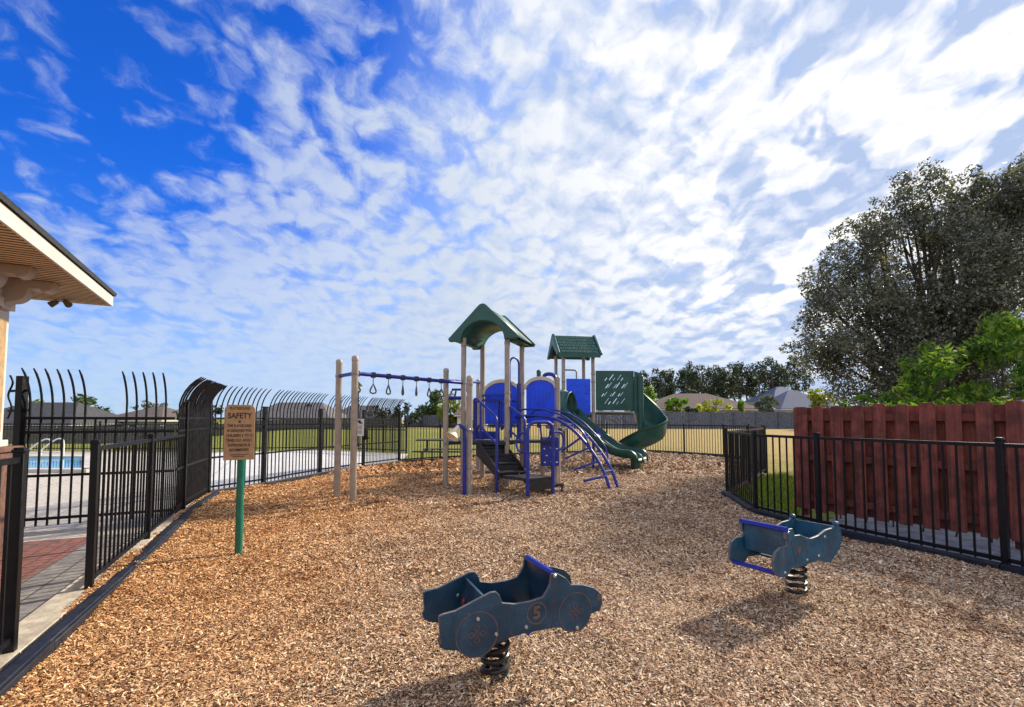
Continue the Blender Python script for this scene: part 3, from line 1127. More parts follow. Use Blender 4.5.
# flood light under the soffit
fq = v3(0.12, 0.45, ZS) + Vector((CR.x, CR.y, 0))
fl = empty('flood_light', fq)
fl.scale = (0.72, 0.72, 0.72)
tag(fl, 'twin headed flood light under the tip of the soffit', 'flood light')
b = MB()
b.lathe([(0.0, -0.03), (0.055, -0.03), (0.06, 0.0)], (0, 0, 0), (0, 0, 1), 12)
b.build('base', M['bracket'], fl)
for dx_ in (-1, 1):
    d = Vector((0.8 * dx_, -0.25, -0.55)).normalized()
    st = Vector((0.03 * dx_, 0, -0.02))
    b = MB()
    b.tube([st, st + d * 0.05], 0.014, 8)
    b.lathe([(0.001, 0.04), (0.035, 0.045), (0.042, 0.08), (0.052, 0.15), (0.056, 0.165), (0.045, 0.16), (0.001, 0.155)], st, d, 14)
    b.build('lamp_head', M['bronze'], fl)

# ------------------------------------------------------------------ playground sign
root = empty('safety_sign', (-2.84, 5.01, 0))
root.rotation_euler = (0, 0, R(24))
tag(root, 'tan playground safety sign on a single green post in the mulch', 'sign')
b = MB()
b.tube([(0, 0, -0.2), (0, 0, 1.02)], 0.036, 18)
b.build('post', M['signpost'], root)
b = MB()
hw, z0, z1, rr = 0.140, 0.975, 1.548, 0.055
out = [(-hw, z0), (hw, z0)] + [(hw - rr + rr * math.cos(a), z1 - rr + rr * math.sin(a)) for a in [R(q) for q in range(0, 91, 15)]] + [(-hw + rr + rr * math.cos(a), z1 - rr + rr * math.sin(a)) for a in [R(q) for q in range(90, 181, 15)]]
b.prism(out, (-0.018, -0.044, 0), (1, 0, 0), (0, 0, 1), 0.012)
bd = b.build('board', M['signboard'], root, smooth=0, bevel=0.003)


def text(body, size, loc, rot, mat, parent, name='lettering', bold=0.0, width=None, ext=0.0015):
    cu = bpy.data.curves.new(name, 'FONT')
    cu.body = body
    cu.size = size
    cu.align_x = 'CENTER'
    cu.align_y = 'CENTER'
    cu.extrude = ext
    cu.offset = bold
    to = bpy.data.objects.new('tmp_text', cu)
    col.objects.link(to)
    dg = bpy.context.evaluated_depsgraph_get()
    me = bpy.data.meshes.new_from_object(to.evaluated_get(dg))
    bpy.data.objects.remove(to)
    me.name = name
    me.materials.clear()
    me.materials.append(mat)
    o = bpy.data.objects.new(name, me)
    col.objects.link(o)
    o.parent = parent
    o.location = loc
    o.rotation_euler = rot
    if width:
        xs_ = [v.co.x for v in me.vertices]
        wd = max(xs_) - min(xs_)
        if wd > 1e-6:
            o.scale = (width / wd, 1, 1)
    return o


up = (PI / 2, 0, 0)
for body, size, z, wd, bo in (('PLAYGROUND', 0.042, 1.510, 0.21, 0.0002), ('SAFETY', 0.078, 1.432, 0.25, 0.0016), ('&', 0.040, 1.372, None, 0.0004), ('THIS PLAYGROUND', 0.040, 1.328, 0.25, 0.0006),
                              ('IS DESIGNED FOR', 0.040, 1.278, 0.25, 0.0006), ('CHILDREN 5 TO 12', 0.040, 1.228, 0.27, 0.0006), ('YEARS OLD. ADULT', 0.040, 1.178, 0.27, 0.0006),
                              ('SUPERVISION IS', 0.040, 1.128, 0.23, 0.0006), ('RECOMMENDED', 0.040, 1.078, 0.20, 0.0006)):
    text(body, size, (-0.018, -0.0515, z), up, M['ink'], bd, bold=bo, width=wd * 0.88 if wd else None)
b = MB()
for i, z in enumerate((1.030, 1.012)):
    b.box((-0.018, -0.0515, z), (0.15 - 0.04 * i, 0.002, 0.006))
b.build('fine_print', M['ink'], bd, smooth=0)


# ------------------------------------------------------------------ spring riders
def helix(c, r, z0, z1, turns, n=22):
    N = int(turns * n)
    return [(c[0] + r * (1.0 if 2 < i < N - 2 else 0.8) * math.cos(2 * PI * i / n), c[1] + r * math.sin(2 * PI * i / n), z0 + (z1 - z0) * i / N) for i in range(N + 1)]


def ringmesh(b, c, r0, r1, o, ex, ey, off, n=40):
    nrm = Vector(ex).cross(Vector(ey)).normalized()
    o = Vector(o) + nrm * off
    rows = []
    for r_ in (r0, r1):
        rows.append([o + Vector(ex) * (c[0] + r_ * math.cos(2 * PI * k / n)) + Vector(ey) * (c[1] + r_ * math.sin(2 * PI * k / n)) for k in range(n)])
    b.grid(rows, 0, True)


def clover(b, c, s_, o, ex, ey, off):
    for q in range(4):
        a = q * PI / 2
        ringmesh(b, (c[0] + s_ * math.cos(a), c[1] + s_ * math.sin(a)), s_ * 0.34, s_ * 0.46, o, ex, ey, off, 16)
        ringmesh(b, (c[0] + s_ * 0.42 * math.cos(a), c[1] + s_ * 0.42 * math.sin(a)), s_ * 0.14, s_ * 0.22, o, ex, ey, off, 10)


R1 = [(-0.001, 0.475), (0.02, 0.482), (0.081, 0.488), (0.183, 0.524), (0.259, 0.55), (0.287, 0.549), (0.304, 0.531), (0.319, 0.49), (0.387, 0.475), (0.474, 0.475), (0.545, 0.486), (0.565, 0.511), (0.585, 0.543), (0.594, 0.598), (0.631, 0.594), (0.678, 0.566), (0.71, 0.527), (0.782, 0.517), (0.852, 0.492), (0.897, 0.453), (0.905, 0.404), (0.887, 0.371), (0.829, 0.356), (0.815, 0.316), (0.78, 0.287), (0.73, 0.279), (0.677, 0.292), (0.643, 0.321), (0.461, 0.323), (0.35, 0.315), (0.29, 0.303), (0.26, 0.271), (0.207, 0.248), (0.15, 0.256), (0.105, 0.289), (0.088, 0.302), (0.033, 0.315), (0.005, 0.333), (-0.006, 0.366), (0.005, 0.385), (0.001, 0.427)]
R2 = [(0.016, 0.412), (0.045, 0.466), (0.108, 0.491), (0.185, 0.488), (0.215, 0.512), (0.195, 0.524), (0.176, 0.547), (0.179, 0.607), (0.27, 0.606), (0.296, 0.552), (0.372, 0.547), (0.449, 0.52), (0.518, 0.501), (0.631, 0.51), (0.74, 0.539), (0.849, 0.543), (0.884, 0.558), (0.94, 0.551), (0.972, 0.523), (0.989, 0.442), (0.95, 0.369), (0.856, 0.316), (0.798, 0.282), (0.712, 0.295), (0.661, 0.313), (0.619, 0.325), (0.32, 0.32), (0.245, 0.327), (0.197, 0.285), (0.133, 0.278), (0.063, 0.298), (0.021, 0.343)]
WB = 0.335
ZU = (0, 0, 1)
XU = (1, 0, 0)


def bolt(b, x, z, y):
    b.lathe([(0.001, 0.008), (0.007, 0.007), (0.011, 0.0), (0.001, -0.001)], (x, y, z), (0, -1, 0), 10)


def dense(out, k=2):
    return out


def spring_part(root, cx, cy, ztop):
    b = MB()
    b.tube(helix((cx, cy), 0.066, 0.02, ztop, 6.0), 0.0135, 10)
    b.build('spring', M['rubber'], root)
    b = MB()
    b.lathe([(0.001, 0.014), (0.085, 0.014), (0.09, 0.0), (0.09, -0.01)], (cx, cy, ztop - 0.012), (0, 0, 1), 18)
    b.build('mount_plate', M['rubber'], root)
    b = MB()
    b.lathe([(0.085, -0.1), (0.085, 0.012), (0.07, 0.02), (0.001, 0.02)], (cx, cy, 0.0), (0, 0, 1), 18)
    b.build('base_plate', M['rubber'], root)


# rider 1: car seen side-on
a1, e1 = Vector((-0.345, 2.285)), Vector((0.9212, 0.3890))
root = empty('spring_rider', (a1.x, a1.y, 0.0))
root.rotation_euler = (0, 0, math.atan2(e1.y, e1.x))
tag(root, 'dark blue race car spring rider marked with number 5, nearest the camera', 'spring rider')
for y, nm in ((0.0, 'near'), (WB, 'far')):
    b = MB()
    b.prism(R1, (0, y, 0), XU, ZU, 0.019, side=1)
    sp_ = b.build('side_panel', [M['rider'], M['rider_rim']], root, smooth=0, bevel=0.0035)
    b = MB()
    sgn = 0.0098
    oy = (0, y, 0)
    exx = XU if y == 0 else (1, 0, 0)
    # engraved lines on the outer face
    if y == 0:
        ringmesh(b, (0.188, 0.362), 0.104, 0.108, oy, XU, ZU, sgn + 0.0008)
        ringmesh(b, (0.733, 0.385), 0.096, 0.100, oy, XU, ZU, sgn + 0.0008)
        ringmesh(b, (0.188, 0.362), 0.052, 0.0535, oy, XU, ZU, sgn + 0.0008)
        ringmesh(b, (0.733, 0.385), 0.050, 0.0515, oy, XU, ZU, sgn + 0.0008)
        clover(b, (0.188, 0.362), 0.030, oy, XU, ZU, sgn + 0.0008)
        clover(b, (0.733, 0.385), 0.030, oy, XU, ZU, sgn + 0.0008)
        ringmesh(b, (0.507, 0.413), 0.050, 0.055, oy, XU, ZU, sgn + 0.0008)
        for pa, pb in (((0.352, 0.475), (0.358, 0.345)), ((0.358, 0.345), (0.378, 0.325)), ((0.600, 0.60), (0.598, 0.325)), ((0.622, 0.565), (0.612, 0.42))):
            b.bar((pa[0], -sgn - 0.0005, pa[1]), (pb[0], -sgn - 0.0005, pb[1]), 0.0012, 0.0022)
        b.box((0.878, -sgn - 0.0006, 0.440), (0.022, 0.001, 0.036))
        b.box((0.006, -sgn - 0.0006, 0.360), (0.012, 0.001, 0.022))
        b.build('engraving', M['rider_edge'], sp_, smooth=0)
        text('5', 0.085, (0.507, -sgn - 0.0012, 0.413), (PI / 2, 0, 0), M['rider_edge'], sp_, name='number', bold=0.003, ext=0.0008)
    b = MB()
    for x, z in ((0.192, 0.433), (0.287, 0.345), (0.449, 0.353), (0.745, 0.30), (0.612, 0.585)):
        bolt(b, x, z, y - 0.0095)
    b.build('bolts', M['steel'], sp_)
b = MB()
b.box((0.40, WB / 2, 0.335), (0.30, WB - 0.021, 0.020))
b.build('seat', M['rider'], root, bevel=0.004)
b = MB()
b.box((0.215, WB / 2, 0.425), (0.018, WB - 0.021, 0.20), ry=R(12))
b.build('backrest', M['rider'], root, bevel=0.0035)
b = MB()
b.box((0.62, WB / 2, 0.468), (0.016, WB - 0.021, 0.24), ry=R(-6))
b.build('dashboard', M['rider'], root, bevel=0.0035)
b = MB()
b.tube([(0.607, 0.012, 0.594), (0.607, WB - 0.012, 0.594)], 0.0165, 14)
b.build('handlebar', M['rider_bar'], root)
b = MB()
b.tube([(0.47, 0.012, 0.312), (0.47, WB - 0.012, 0.312)], 0.012, 10)
b.build('footrest', M['rider_bar'], root)
b = MB()
b.lathe([(0.001, 0.010), (0.014, 0.008), (0.017, 0.0)], (0.196, WB * 0.72, 0.43), (-1, 0, 0.2), 14)
b.build('tail_lamp', M['redtag'], root)
spring_part(root, 0.345, WB / 2 - 0.01, 0.325)

# rider 2: open buggy seen from its nose
a2, e2 = Vector((1.803, 3.362)), Vector((0.8533, 0.5214))
root = empty('spring_rider', (a2.x, a2.y, 0.0))
root.rotation_euler = (0, 0, math.atan2(e2.y, e2.x))
tag(root, 'scuffed blue buggy spring rider with blue crossbars, beside the right fence', 'spring rider')
for y in (0.0, WB):
    b = MB()
    slot = [(0.195, 0.575), (0.255, 0.575), (0.255, 0.59), (0.195, 0.59)]
    b.prism(R2, (0, y, 0), XU, ZU, 0.019, side=1)
    sp_ = b.build('side_panel', [M['rider2'], M['rider_rim']], root, smooth=0, bevel=0.0035)
    if y == 0:
        b = MB()
        for pa, pb in (((0.245, 0.52), (0.30, 0.34)), ((0.30, 0.475), (0.34, 0.40)), ((0.34, 0.40), (0.375, 0.47)), ((0.44, 0.50), (0.45, 0.36))):
            b.bar((pa[0], -0.0103, pa[1]), (pb[0], -0.0103, pb[1]), 0.0012, 0.005)
        b.prism([(0.315, 0.47), (0.365, 0.465), (0.345, 0.40)], (0, -0.0102, 0), XU, ZU, 0.0015)
        ringmesh(b, (0.78, 0.40), 0.085, 0.0885, (0, y, 0), XU, ZU, 0.0106)
        clover(b, (0.78, 0.40), 0.03, (0, y, 0), XU, ZU, 0.0106)
        ringmesh(b, (0.12, 0.385), 0.080, 0.0835, (0, y, 0), XU, ZU, 0.0106)
        clover(b, (0.12, 0.385), 0.028, (0, y, 0), XU, ZU, 0.0106)
        b.build('engraving', M['rider_edge'], sp_, smooth=0)
        b = MB()
        for x, z in ((0.62, 0.36), (0.72, 0.49), (0.155, 0.31), (0.455, 0.355), (0.21, 0.585)):
            bolt(b, x, z, y - 0.0095)
        b.build('bolts', M['steel'], sp_)
    b = MB()
    b.ball((0.912, y, 0.566), 0.026, 12, sz=0.8)
    b.build('knob', M['rider2'], sp_)
b = MB()
b.box((0.205, WB / 2, 0.497), (0.018, WB - 0.021, 0.20))
b.build('dashboard', M['rider2'], root, bevel=0.0035)
b = MB()
b.tube([(0.19, -0.012, 0.606), (0.19, WB + 0.012, 0.606)], 0.019, 14)
b.build('handlebar', M['rider_bar'], root)
b = MB()
b.tube([(0.06, 0.012, 0.318), (0.06, WB - 0.012, 0.318)], 0.0165, 12)
b.build('footrest', M['rider_bar'], root)
b = MB()
b.box((0.33, WB / 2, 0.435), (0.16, WB - 0.021, 0.018))
b.build('front_shelf', M['rider2'], root, bevel=0.0035)
b = MB()
b.box((0.62, WB / 2, 0.415), (0.24, WB - 0.021, 0.02))
b.build('seat', M['rider2'], root, bevel=0.0035)
b = MB()
b.box((0.93, WB / 2, 0.44), (0.018, WB - 0.021, 0.20), ry=R(8))
b.build('backrest', M['rider2'], root, bevel=0.0035)
b = MB()
b.box((0.60, WB / 2, 0.335), (0.5, WB - 0.021, 0.016))
b.build('floor_plate', M['rider2'], root, bevel=0.003)
spring_part(root, 0.625, WB / 2 + 0.0, 0.325)

# ------------------------------------------------------------------ play structure
root = empty('play_structure', (0, 10.4, 0))
tag(root, 'playground climbing structure with blue panels, green roofs and green slides', 'play structure')
OFF = Vector((0, 10.4, 0))


class PB(MB):
    """as MB, but coordinates are given in the world and kept relative to the structure"""

    def build(s, name, mats, parent=None, smooth=35, bevel=0, solid=0):
        if not getattr(s, 'done', False):
            s.v = [(x - OFF.x, y - OFF.y, z - OFF.z) for x, y, z in s.v]
            s.done = True
        return MB.build(s, name, mats, parent if parent is not None else root, smooth, bevel, solid)


def post(x, y, z1, r=0.056, cap=True, z0=-0.1, mat='tan'):
    b = PB()
    b.tube([(x, y, z0), (x, y, z1)], r, 16)
    if cap:
        b.lathe([(r * 1.08, -0.05), (r * 1.08, 0.0), (r * 0.8, 0.028), (0.001, 0.042)], (x, y, z1), (0, 0, 1), 16)
    return b.build('post', M[mat])


FR, FL = Vector((-0.10, 9.95)), Vector((-1.05, 10.28))
BR, BL = Vector((0.23, 10.89)), Vector((-0.70, 11.22))
rA, vA = Vector((0.944, -0.33)), Vector((0.33, 0.944))
for p in (FR, FL, BR, BL):
    post(p.x, p.y, 3.16, cap=False)
post(-2.69, 8.11, 2.45)
post(-3.15, 8.62, 2.45)
post(-1.40, 10.05, 2.44)
post(-0.795, 8.89, 2.18)
post(-0.93, 13.0, 2.45)
BF, BK = Vector((0.92, 9.85)), Vector((1.02, 10.62))          # right side of the low deck
post(BK.x, BK.y, 2.32)
post(0.62, 10.95, 2.5, r=0.05, mat='green_roof', z0=1.2)


def slab(poly, z, t, name, mat='deck', bev=0.008):
    b = PB()
    k = len(poly)
    vs = [(p[0], p[1], z - t) for p in poly] + [(p[0], p[1], z) for p in poly]
    b.add(vs, [tuple(range(k - 1, -1, -1)), tuple(range(k, 2 * k))] + [(i, (i + 1) % k, k + (i + 1) % k, k + i) for i in range(k)])
    return b.build(name, M[mat], smooth=0, bevel=bev)


DZ = 0.92
slab([(-0.74, 10.02), (-0.13, 9.90), tuple(FR), tuple(BR), tuple(BL), tuple(FL)], DZ, 0.07, 'platform')
slab([(-1.42, 10.05), (FL.x - 0.06, FL.y), (BL.x - 0.06, BL.y), (-0.93, 13.0), (-1.55, 12.2)], DZ, 0.07, 'platform')
slab([(FR.x + 0.06, FR.y), (BF.x, BF.y), (BK.x, BK.y), (BR.x + 0.06, BR.y)], DZ + 0.02, 0.04, 'platform')

# first roof: barrel vault under a gable with raised rims at both ends
cA = Vector((-0.42, 10.60))
r3, v3A = Vector((rA.x, rA.y, 0)), Vector((vA.x, vA.y, 0))
EZ, RZ, HWD, HLN = 3.12, 3.84, 0.77, 0.62
rim_n = Vector((r3.y, -r3.x, 0))


def gable_outline(hw, ez, rz_, th, arch):
    """closed outline with an arched opening below"""
    o_ = [(-hw - 0.03, ez + 0.015), (-hw, ez - 0.05)]
    o_ += [(-arch - 0.06, ez - 0.05)]
    for i in range(15):
        a = PI - PI * i / 14
        o_.append((arch * math.cos(a), ez - 0.06 + arch * 0.86 * math.sin(a)))
    o_ += [(arch + 0.06, ez - 0.05), (hw, ez - 0.05), (hw + 0.03, ez + 0.015)]
    for i in range(5):
        a = R(60 - 30 * i)
        o_.append((0.11 * math.sin(a), rz_ - 0.07 + 0.085 * math.cos(a)))
    return o_


for s_ in (-1, 1):
    b = PB()
    q = Vector((cA.x, cA.y, 0)) + v3A * (s_ * HLN)
    b.prism(gable_outline(HWD, EZ, RZ, 0.1, 0.50), q, r3, ZU, 0.085)
    rf_ = b.build('gable_rim', M['green_roof'], smooth=30, bevel=0.012)
b = PB()
q0 = Vector((cA.x, cA.y, 0))
prof = [(-HWD + 0.03, EZ), (-0.06, RZ - 0.06), (0, RZ - 0.04), (0.06, RZ - 0.06), (HWD - 0.03, EZ)]
b.grid([[q0 + v3A * t + r3 * x + Vector((0, 0, z)) for x, z in prof] for t in (-HLN + 0.03, HLN - 0.03)])
b.build('roof', M['green_roof'], smooth=30, solid=0.03)
b = PB()
prof = [(-0.70, EZ - 0.03), (-0.56, EZ - 0.03)] + [(0.50 * math.cos(PI - PI * i / 14), EZ - 0.06 + 0.43 * math.sin(PI * i / 14)) for i in range(15)] + [(0.56, EZ - 0.03), (0.70, EZ - 0.03)]
b.grid([[q0 + v3A * t + r3 * x + Vector((0, 0, z)) for x, z in prof] for t in (-HLN + 0.03, HLN - 0.03)])
b.build('vault', M['green_roof'], smooth=30, solid=0.012)
# embossed scale rows on the right slope
b = PB()
for k in range(9):
    t = -HLN + 0.12 + k * (2 * HLN - 0.24) / 8
    for j in range(6):
        x = 0.12 + j * 0.115 + (0.0)
        z = RZ - 0.05 - (RZ - EZ) * x / HWD
        b.box(q0 + v3A * (t + (0.05 if j % 2 else 0)) + r3 * x + Vector((0, 0, z + 0.012)), (0.105, 0.115, 0.02), math.atan2(rA.y, rA.x), ry=math.atan2(RZ - EZ, HWD))
        b.box(q0 + v3A * (t + (0.05 if j % 2 else 0)) - r3 * x + Vector((0, 0, z + 0.012)), (0.105, 0.115, 0.02), math.atan2(rA.y, rA.x), ry=-math.atan2(RZ - EZ, HWD))
b.build('roof_shingles', M['green_roof'], smooth=0)


# arched blue wall panels with tan arch bands
def arch_panel(p, q, z0, zt, name='wall_panel'):
    p3, q3 = Vector((p.x, p.y, 0)), Vector((q.x, q.y, 0))
    L = (q3 - p3).length
    u = (q3 - p3) / L
    rad = L / 2
    rise = rad * 0.62
    sp_ = zt - rise
    arcp = [(rad + rad * math.cos(a), sp_ + rise * math.sin(a)) for a in [PI * i / 18 for i in range(19)]]
    b = PB()
    b.prism([(0.0, z0), (L, z0)] + arcp, p3, u, ZU, 0.04)
    o_ = b.build(name, M['blue_plastic'], bevel=0.006)
    b = PB()
    nb = 7
    for i in range(nb):                         # raised planks
        x0, x1 = L * (i + 0.06) / nb, L * (i + 0.94) / nb
        mid = (x0 + x1) / 2
        zt_ = sp_ + rise * math.sqrt(max(0, 1 - ((mid - rad) / rad) ** 2)) - 0.05
        b.prism([(x0, z0 + 0.04), (x1, z0 + 0.04), (x1, zt_), (x0, zt_)], p3, u, ZU, 0.055)
    b.build('planks', M['blue_plastic'], o_, bevel=0.006)
    band = [(rad + (rad + 0.0) * math.cos(a), sp_ - 0.0 + (rise) * math.sin(a)) for a in [PI * i / 18 for i in range(19)]]
    outer = [(rad + (rad + 0.07) * math.cos(a), sp_ + (rise + 0.085) * math.sin(a)) for a in [PI * i / 18 for i in range(19)]]
    b = PB()
    b.prism(band + outer[::-1], p3, u, ZU, 0.075)
    b.build('arch_band', M['tan_plastic'], o_, bevel=0.008)
    return o_


arch_panel(BL + rA * 0.07, BR - rA * 0.07, 1.28, 2.24)
arch_panel(BR + rA * 0.10 + vA * 0.02, BK + Vector((-0.06, 0.05)), 1.30, 2.28)

# blue kick panel, handrails and barrier bars of the first tower
b = PB()
b.prism([(0.05, DZ + 0.02), (0.72, DZ + 0.02), (0.72, DZ + 0.20), (0.05, DZ + 0.20)], (FL.x, FL.y + 0.75, 0), r3, ZU, 0.05)
b.build('kick_panel', M['blue'], bevel=0.01)
b = PB()
for z in (1.95, 1.84):
    b.tube([(BL.x, BL.y - 0.06, z), (FR.x + 0.05, FR.y + 0.55, z - 0.02)], 0.022, 8)
b.tube([(FR.x + 0.03, FR.y + 0.5, 1.8), (BR.x, BR.y, 1.8)], 0.02, 8)
b.build('barrier_bar', M['blue'])
# tall grab loop with sleeves at the right edge of the deck
g0, g1 = Vector((-0.05, 10.1, 0)), Vector((0.15, 10.3, 0))
b = PB()
b.tube([g0 + Vector((0, 0, 1.0)), g0 + Vector((0, 0, 2.58))] + [(g0 + g1) / 2 + (g0 - g1) / 2 * math.cos(a) + Vector((0, 0, 2.58 + 0.14 * math.sin(a))) for a in [PI * i / 10 for i in range(1, 10)]] + [g1 + Vector((0, 0, 2.58)), g1 + Vector((0, 0, 1.0))], 0.022, 10)
lp = b.build('grab_loop', M['blue'])
for g in (g0, g1):
    b = PB()
    b.tube([g + Vector((0, 0, 1.0)), g + Vector((0, 0, 2.17))], 0.047, 12)
    b.build('sleeve', M['blue'], lp)

# overhead beam with hanging rings
Bp, Fp = Vector((-2.69, 8.11, 2.18)), Vector((FL.x, FL.y, 2.18))
b = PB()
b.tube([Bp, Fp], 0.036, 12)
b.tube([Bp, (-3.15, 8.62, 2.18)], 0.032, 12)
beam = b.build('overhead_beam', M['blue'])
for i in range(7):
    t = 0.015 + 0.123 * i
    q = Bp.lerp(Fp, t)
    b = PB()
    b.tube([q + Vector((0, 0, 0.045)), q + Vector((0, 0, -0.05))], 0.045, 10)
    b.build('ring_clamp', M['rubber'], beam)
    b = PB()
    b.tube([q + Vector((0, 0, -0.05)), q + Vector((0, 0, -0.16))], 0.008, 6)
    ang = R(20 + 23 * i)
    d = Vector((math.cos(ang), math.sin(ang), 0))
    k = q + Vector((0, 0, -0.16))
    b.tube([k, k + d * 0.03 + Vector((0, 0, -0.06)), k + d * 0.058 + Vector((0, 0, -0.12)), k + d * 0.05 + Vector((0, 0, -0.155)), k + Vector((0, 0, -0.17)), k - d * 0.05 + Vector((0, 0, -0.155)), k - d * 0.058 + Vector((0, 0, -0.12)), k - d * 0.03 + Vector((0, 0, -0.06))], 0.014, 7, closed=True)
    b.build('ring', M['grip'], beam)
# second beam to the rear post, with a glider handle
b = PB()
b.tube([(-1.40, 10.05, 2.22), (-0.93, 13.0, 2.40)], 0.032, 10)
b.tube([(-0.93, 13.0, 2.38), (BL.x, BL.y, 2.28)], 0.03, 10)
beam2 = b.build('overhead_beam', M['blue'])
b = PB()
gq = Vector((-1.22, 10.5, 0))
b.tube([gq + Vector((0.18, 0, 2.2)), gq + Vector((0.18, 0, 2.0))], 0.04, 8)
b.tube([gq + Vector((-0.1, 0, 2.05)), gq + Vector((0.3, 0, 2.05)), gq + Vector((0.3, 0, 1.86)), gq + Vector((-0.17, 0, 1.86))], 0.028, 8, closed=True)
b.tube([gq + Vector((-0.20, -0.05, 1.86)), gq + Vector((0.35, -0.05, 1.86))], 0.04, 8)
b.tube([gq + Vector((-0.02, 0, 2.02)), gq + Vector((-0.05, 0, 1.88))], 0.02, 8)
b.build('glider_handle', M['blue'], beam2)

# talk tube on the front post
b = PB()
b.tube(bez([(-0.88, 8.82, -0.05), (-0.88, 8.82, 1.10), (-0.91, 8.80, 1.24), (-0.97, 8.78, 1.28), (-1.03, 8.77, 1.23)], 6), 0.034, 10)
tt = b.build('talk_tube', M['blue'])
b = PB()
b.lathe([(0.03, 0.0), (0.04, 0.06), (0.07, 0.15), (0.125, 0.24), (0.14, 0.25), (0.12, 0.235), (0.001, 0.16)], (-0.99, 8.77, 1.27), (-0.42, -0.42, -0.75), 16)
b.build('horn', M['tan_plastic'], tt)
b = PB()
b.ball((-0.79, 8.83, 1.20), 0.03, 8)
b.build('bolt_cap', M['steel'], tt)

# stairs: stringers, treads and a landing
sd_ = Vector((0.42, -0.91, 0)).normalized()
sw = Vector((0.91, 0.42, 0))
SU = Vector((-0.74, 10.08, 0))
run, SWD, LZ = 1.20, 0.56, 0.345
slope = (DZ - LZ) / run
for k in (0, 1):
    b = PB()
    b.prism([(-0.02, DZ + 0.0), (0.10, DZ + 0.02), (run, LZ + 0.06), (run, LZ - 0.10), (0.10, DZ - 0.32), (-0.02, DZ - 0.28)], SU + sw * (SWD * k), sd_, ZU, 0.03)
    b.build('stringer', M['deck'], smooth=0, bevel=0.004)
nt = 4
for i in range(nt):
    z = DZ - (DZ - LZ) * (i + 0.5) / nt - 0.02
    t = run * (i + 0.5) / nt
    b = PB()
    b.prism([(t - 0.14, z - 0.03), (t + 0.16, z - 0.03), (t + 0.16, z), (t - 0.14, z)], SU + sw * SWD / 2, sd_, ZU, SWD - 0.035)
    b.prism([(t - 0.14, z - 0.13), (t - 0.125, z - 0.13), (t - 0.125, z + 0.1), (t - 0.14, z + 0.1)], SU + sw * SWD / 2, sd_, ZU, SWD - 0.04)
    b.build('tread', M['deck'], smooth=0, bevel=0.004)
PA, PBb, PC, PD = (-0.27, 9.07), (0.28, 8.52), (0.75, 8.80), (0.27, 9.33)
slab([PA, PBb, PC, PD], LZ, 0.06, 'landing')
b = PB()
pm = [PA, PBb, PC]
for p, q in zip(pm[:-1], pm[1:]):
    p3, q3 = Vector((*p, 0)), Vector((*q, 0))
    u = (q3 - p3).normalized()
    L = (q3 - p3).length
    if p == PBb:
        b.prism([(0.03, LZ - 0.22), (L - 0.02, LZ - 0.22), (L - 0.02, LZ - 0.062), (0.03, LZ - 0.062)], p3, u, ZU, 0.025)
b.build('landing_skirt', M['deck'], smooth=0)
slab([(0.74, 8.84), (0.98, 9.02), (0.62, 9.44), (0.34, 9.34)], 0.19, 0.05, 'step')
for x, y in ((0.94, 9.02), (0.63, 9.38), (0.42, 9.28)):
    b = PB()
    b.tube([(x, y, -0.1), (x, y, 0.14)], 0.018, 8)
    b.build('step_leg', M['deck'])


def bent(pts, r, name, parent=None, mat='blue', rad=0.09):
    """tube through corner points with rounded corners"""
    pts = [Vector(p) for p in pts]
    out = [pts[0]]
    for i in range(1, len(pts) - 1):
        a, c, d = pts[i - 1], pts[i], pts[i + 1]
        q = min(rad, (a - c).length * 0.45, (d - c).length * 0.45)
        s0, s1 = c + (a - c).normalized() * q, c + (d - c).normalized() * q
        for k in range(6):
            t = k / 5
            out.append(s0.lerp(c, t).lerp(c.lerp(s1, t), t))
    out.append(pts[-1])
    b = PB()
    b.tube(out, r, 10)
    return b.build(name, M[mat], parent)


# stair handrails
U1 = Vector((*PA, 0))
hl = bent([U1 + Vector((-0.02, 0, -0.1)), U1 + Vector((-0.02, 0, 1.42)), SU + Vector((0.02, -0.05, 1.80)), SU + Vector((-0.06, 0.03, 1.84)), SU + Vector((-0.06, 0.03, 0.95))], 0.026, 'handrail')
bent([U1 + Vector((-0.02, 0, 0.92)), SU + Vector((0.05, -0.1, 1.28)), SU + Vector((-0.02, 0.0, 1.10)), SU + Vector((-0.02, 0.0, 1.78)), SU + Vector((0.08, -0.1, 1.76)), SU + Vector((0.08, -0.1, 1.0))], 0.022, 'lower_rail', hl, rad=0.06)
U2 = SU + sw * (SWD + 0.02) + sd_ * (run - 0.10)
S2 = SU + sw * (SWD + 0.0)
hr = bent([U2 + Vector((0, 0, 0.15)), U2 + Vector((0, 0, 1.42)), S2 + Vector((0.02, 0, 1.78)), S2 + Vector((-0.06, 0.05, 1.84)), S2 + Vector((-0.06, 0.05, 0.9))], 0.026, 'handrail')
bent([U2 + Vector((0, 0, 0.92)), S2 + Vector((0.06, -0.1, 1.26)), S2 + Vector((-0.0, 0.0, 1.15)), S2 + Vector((0.0, 0.0, 1.78))], 0.022, 'lower_rail', hr, rad=0.06)
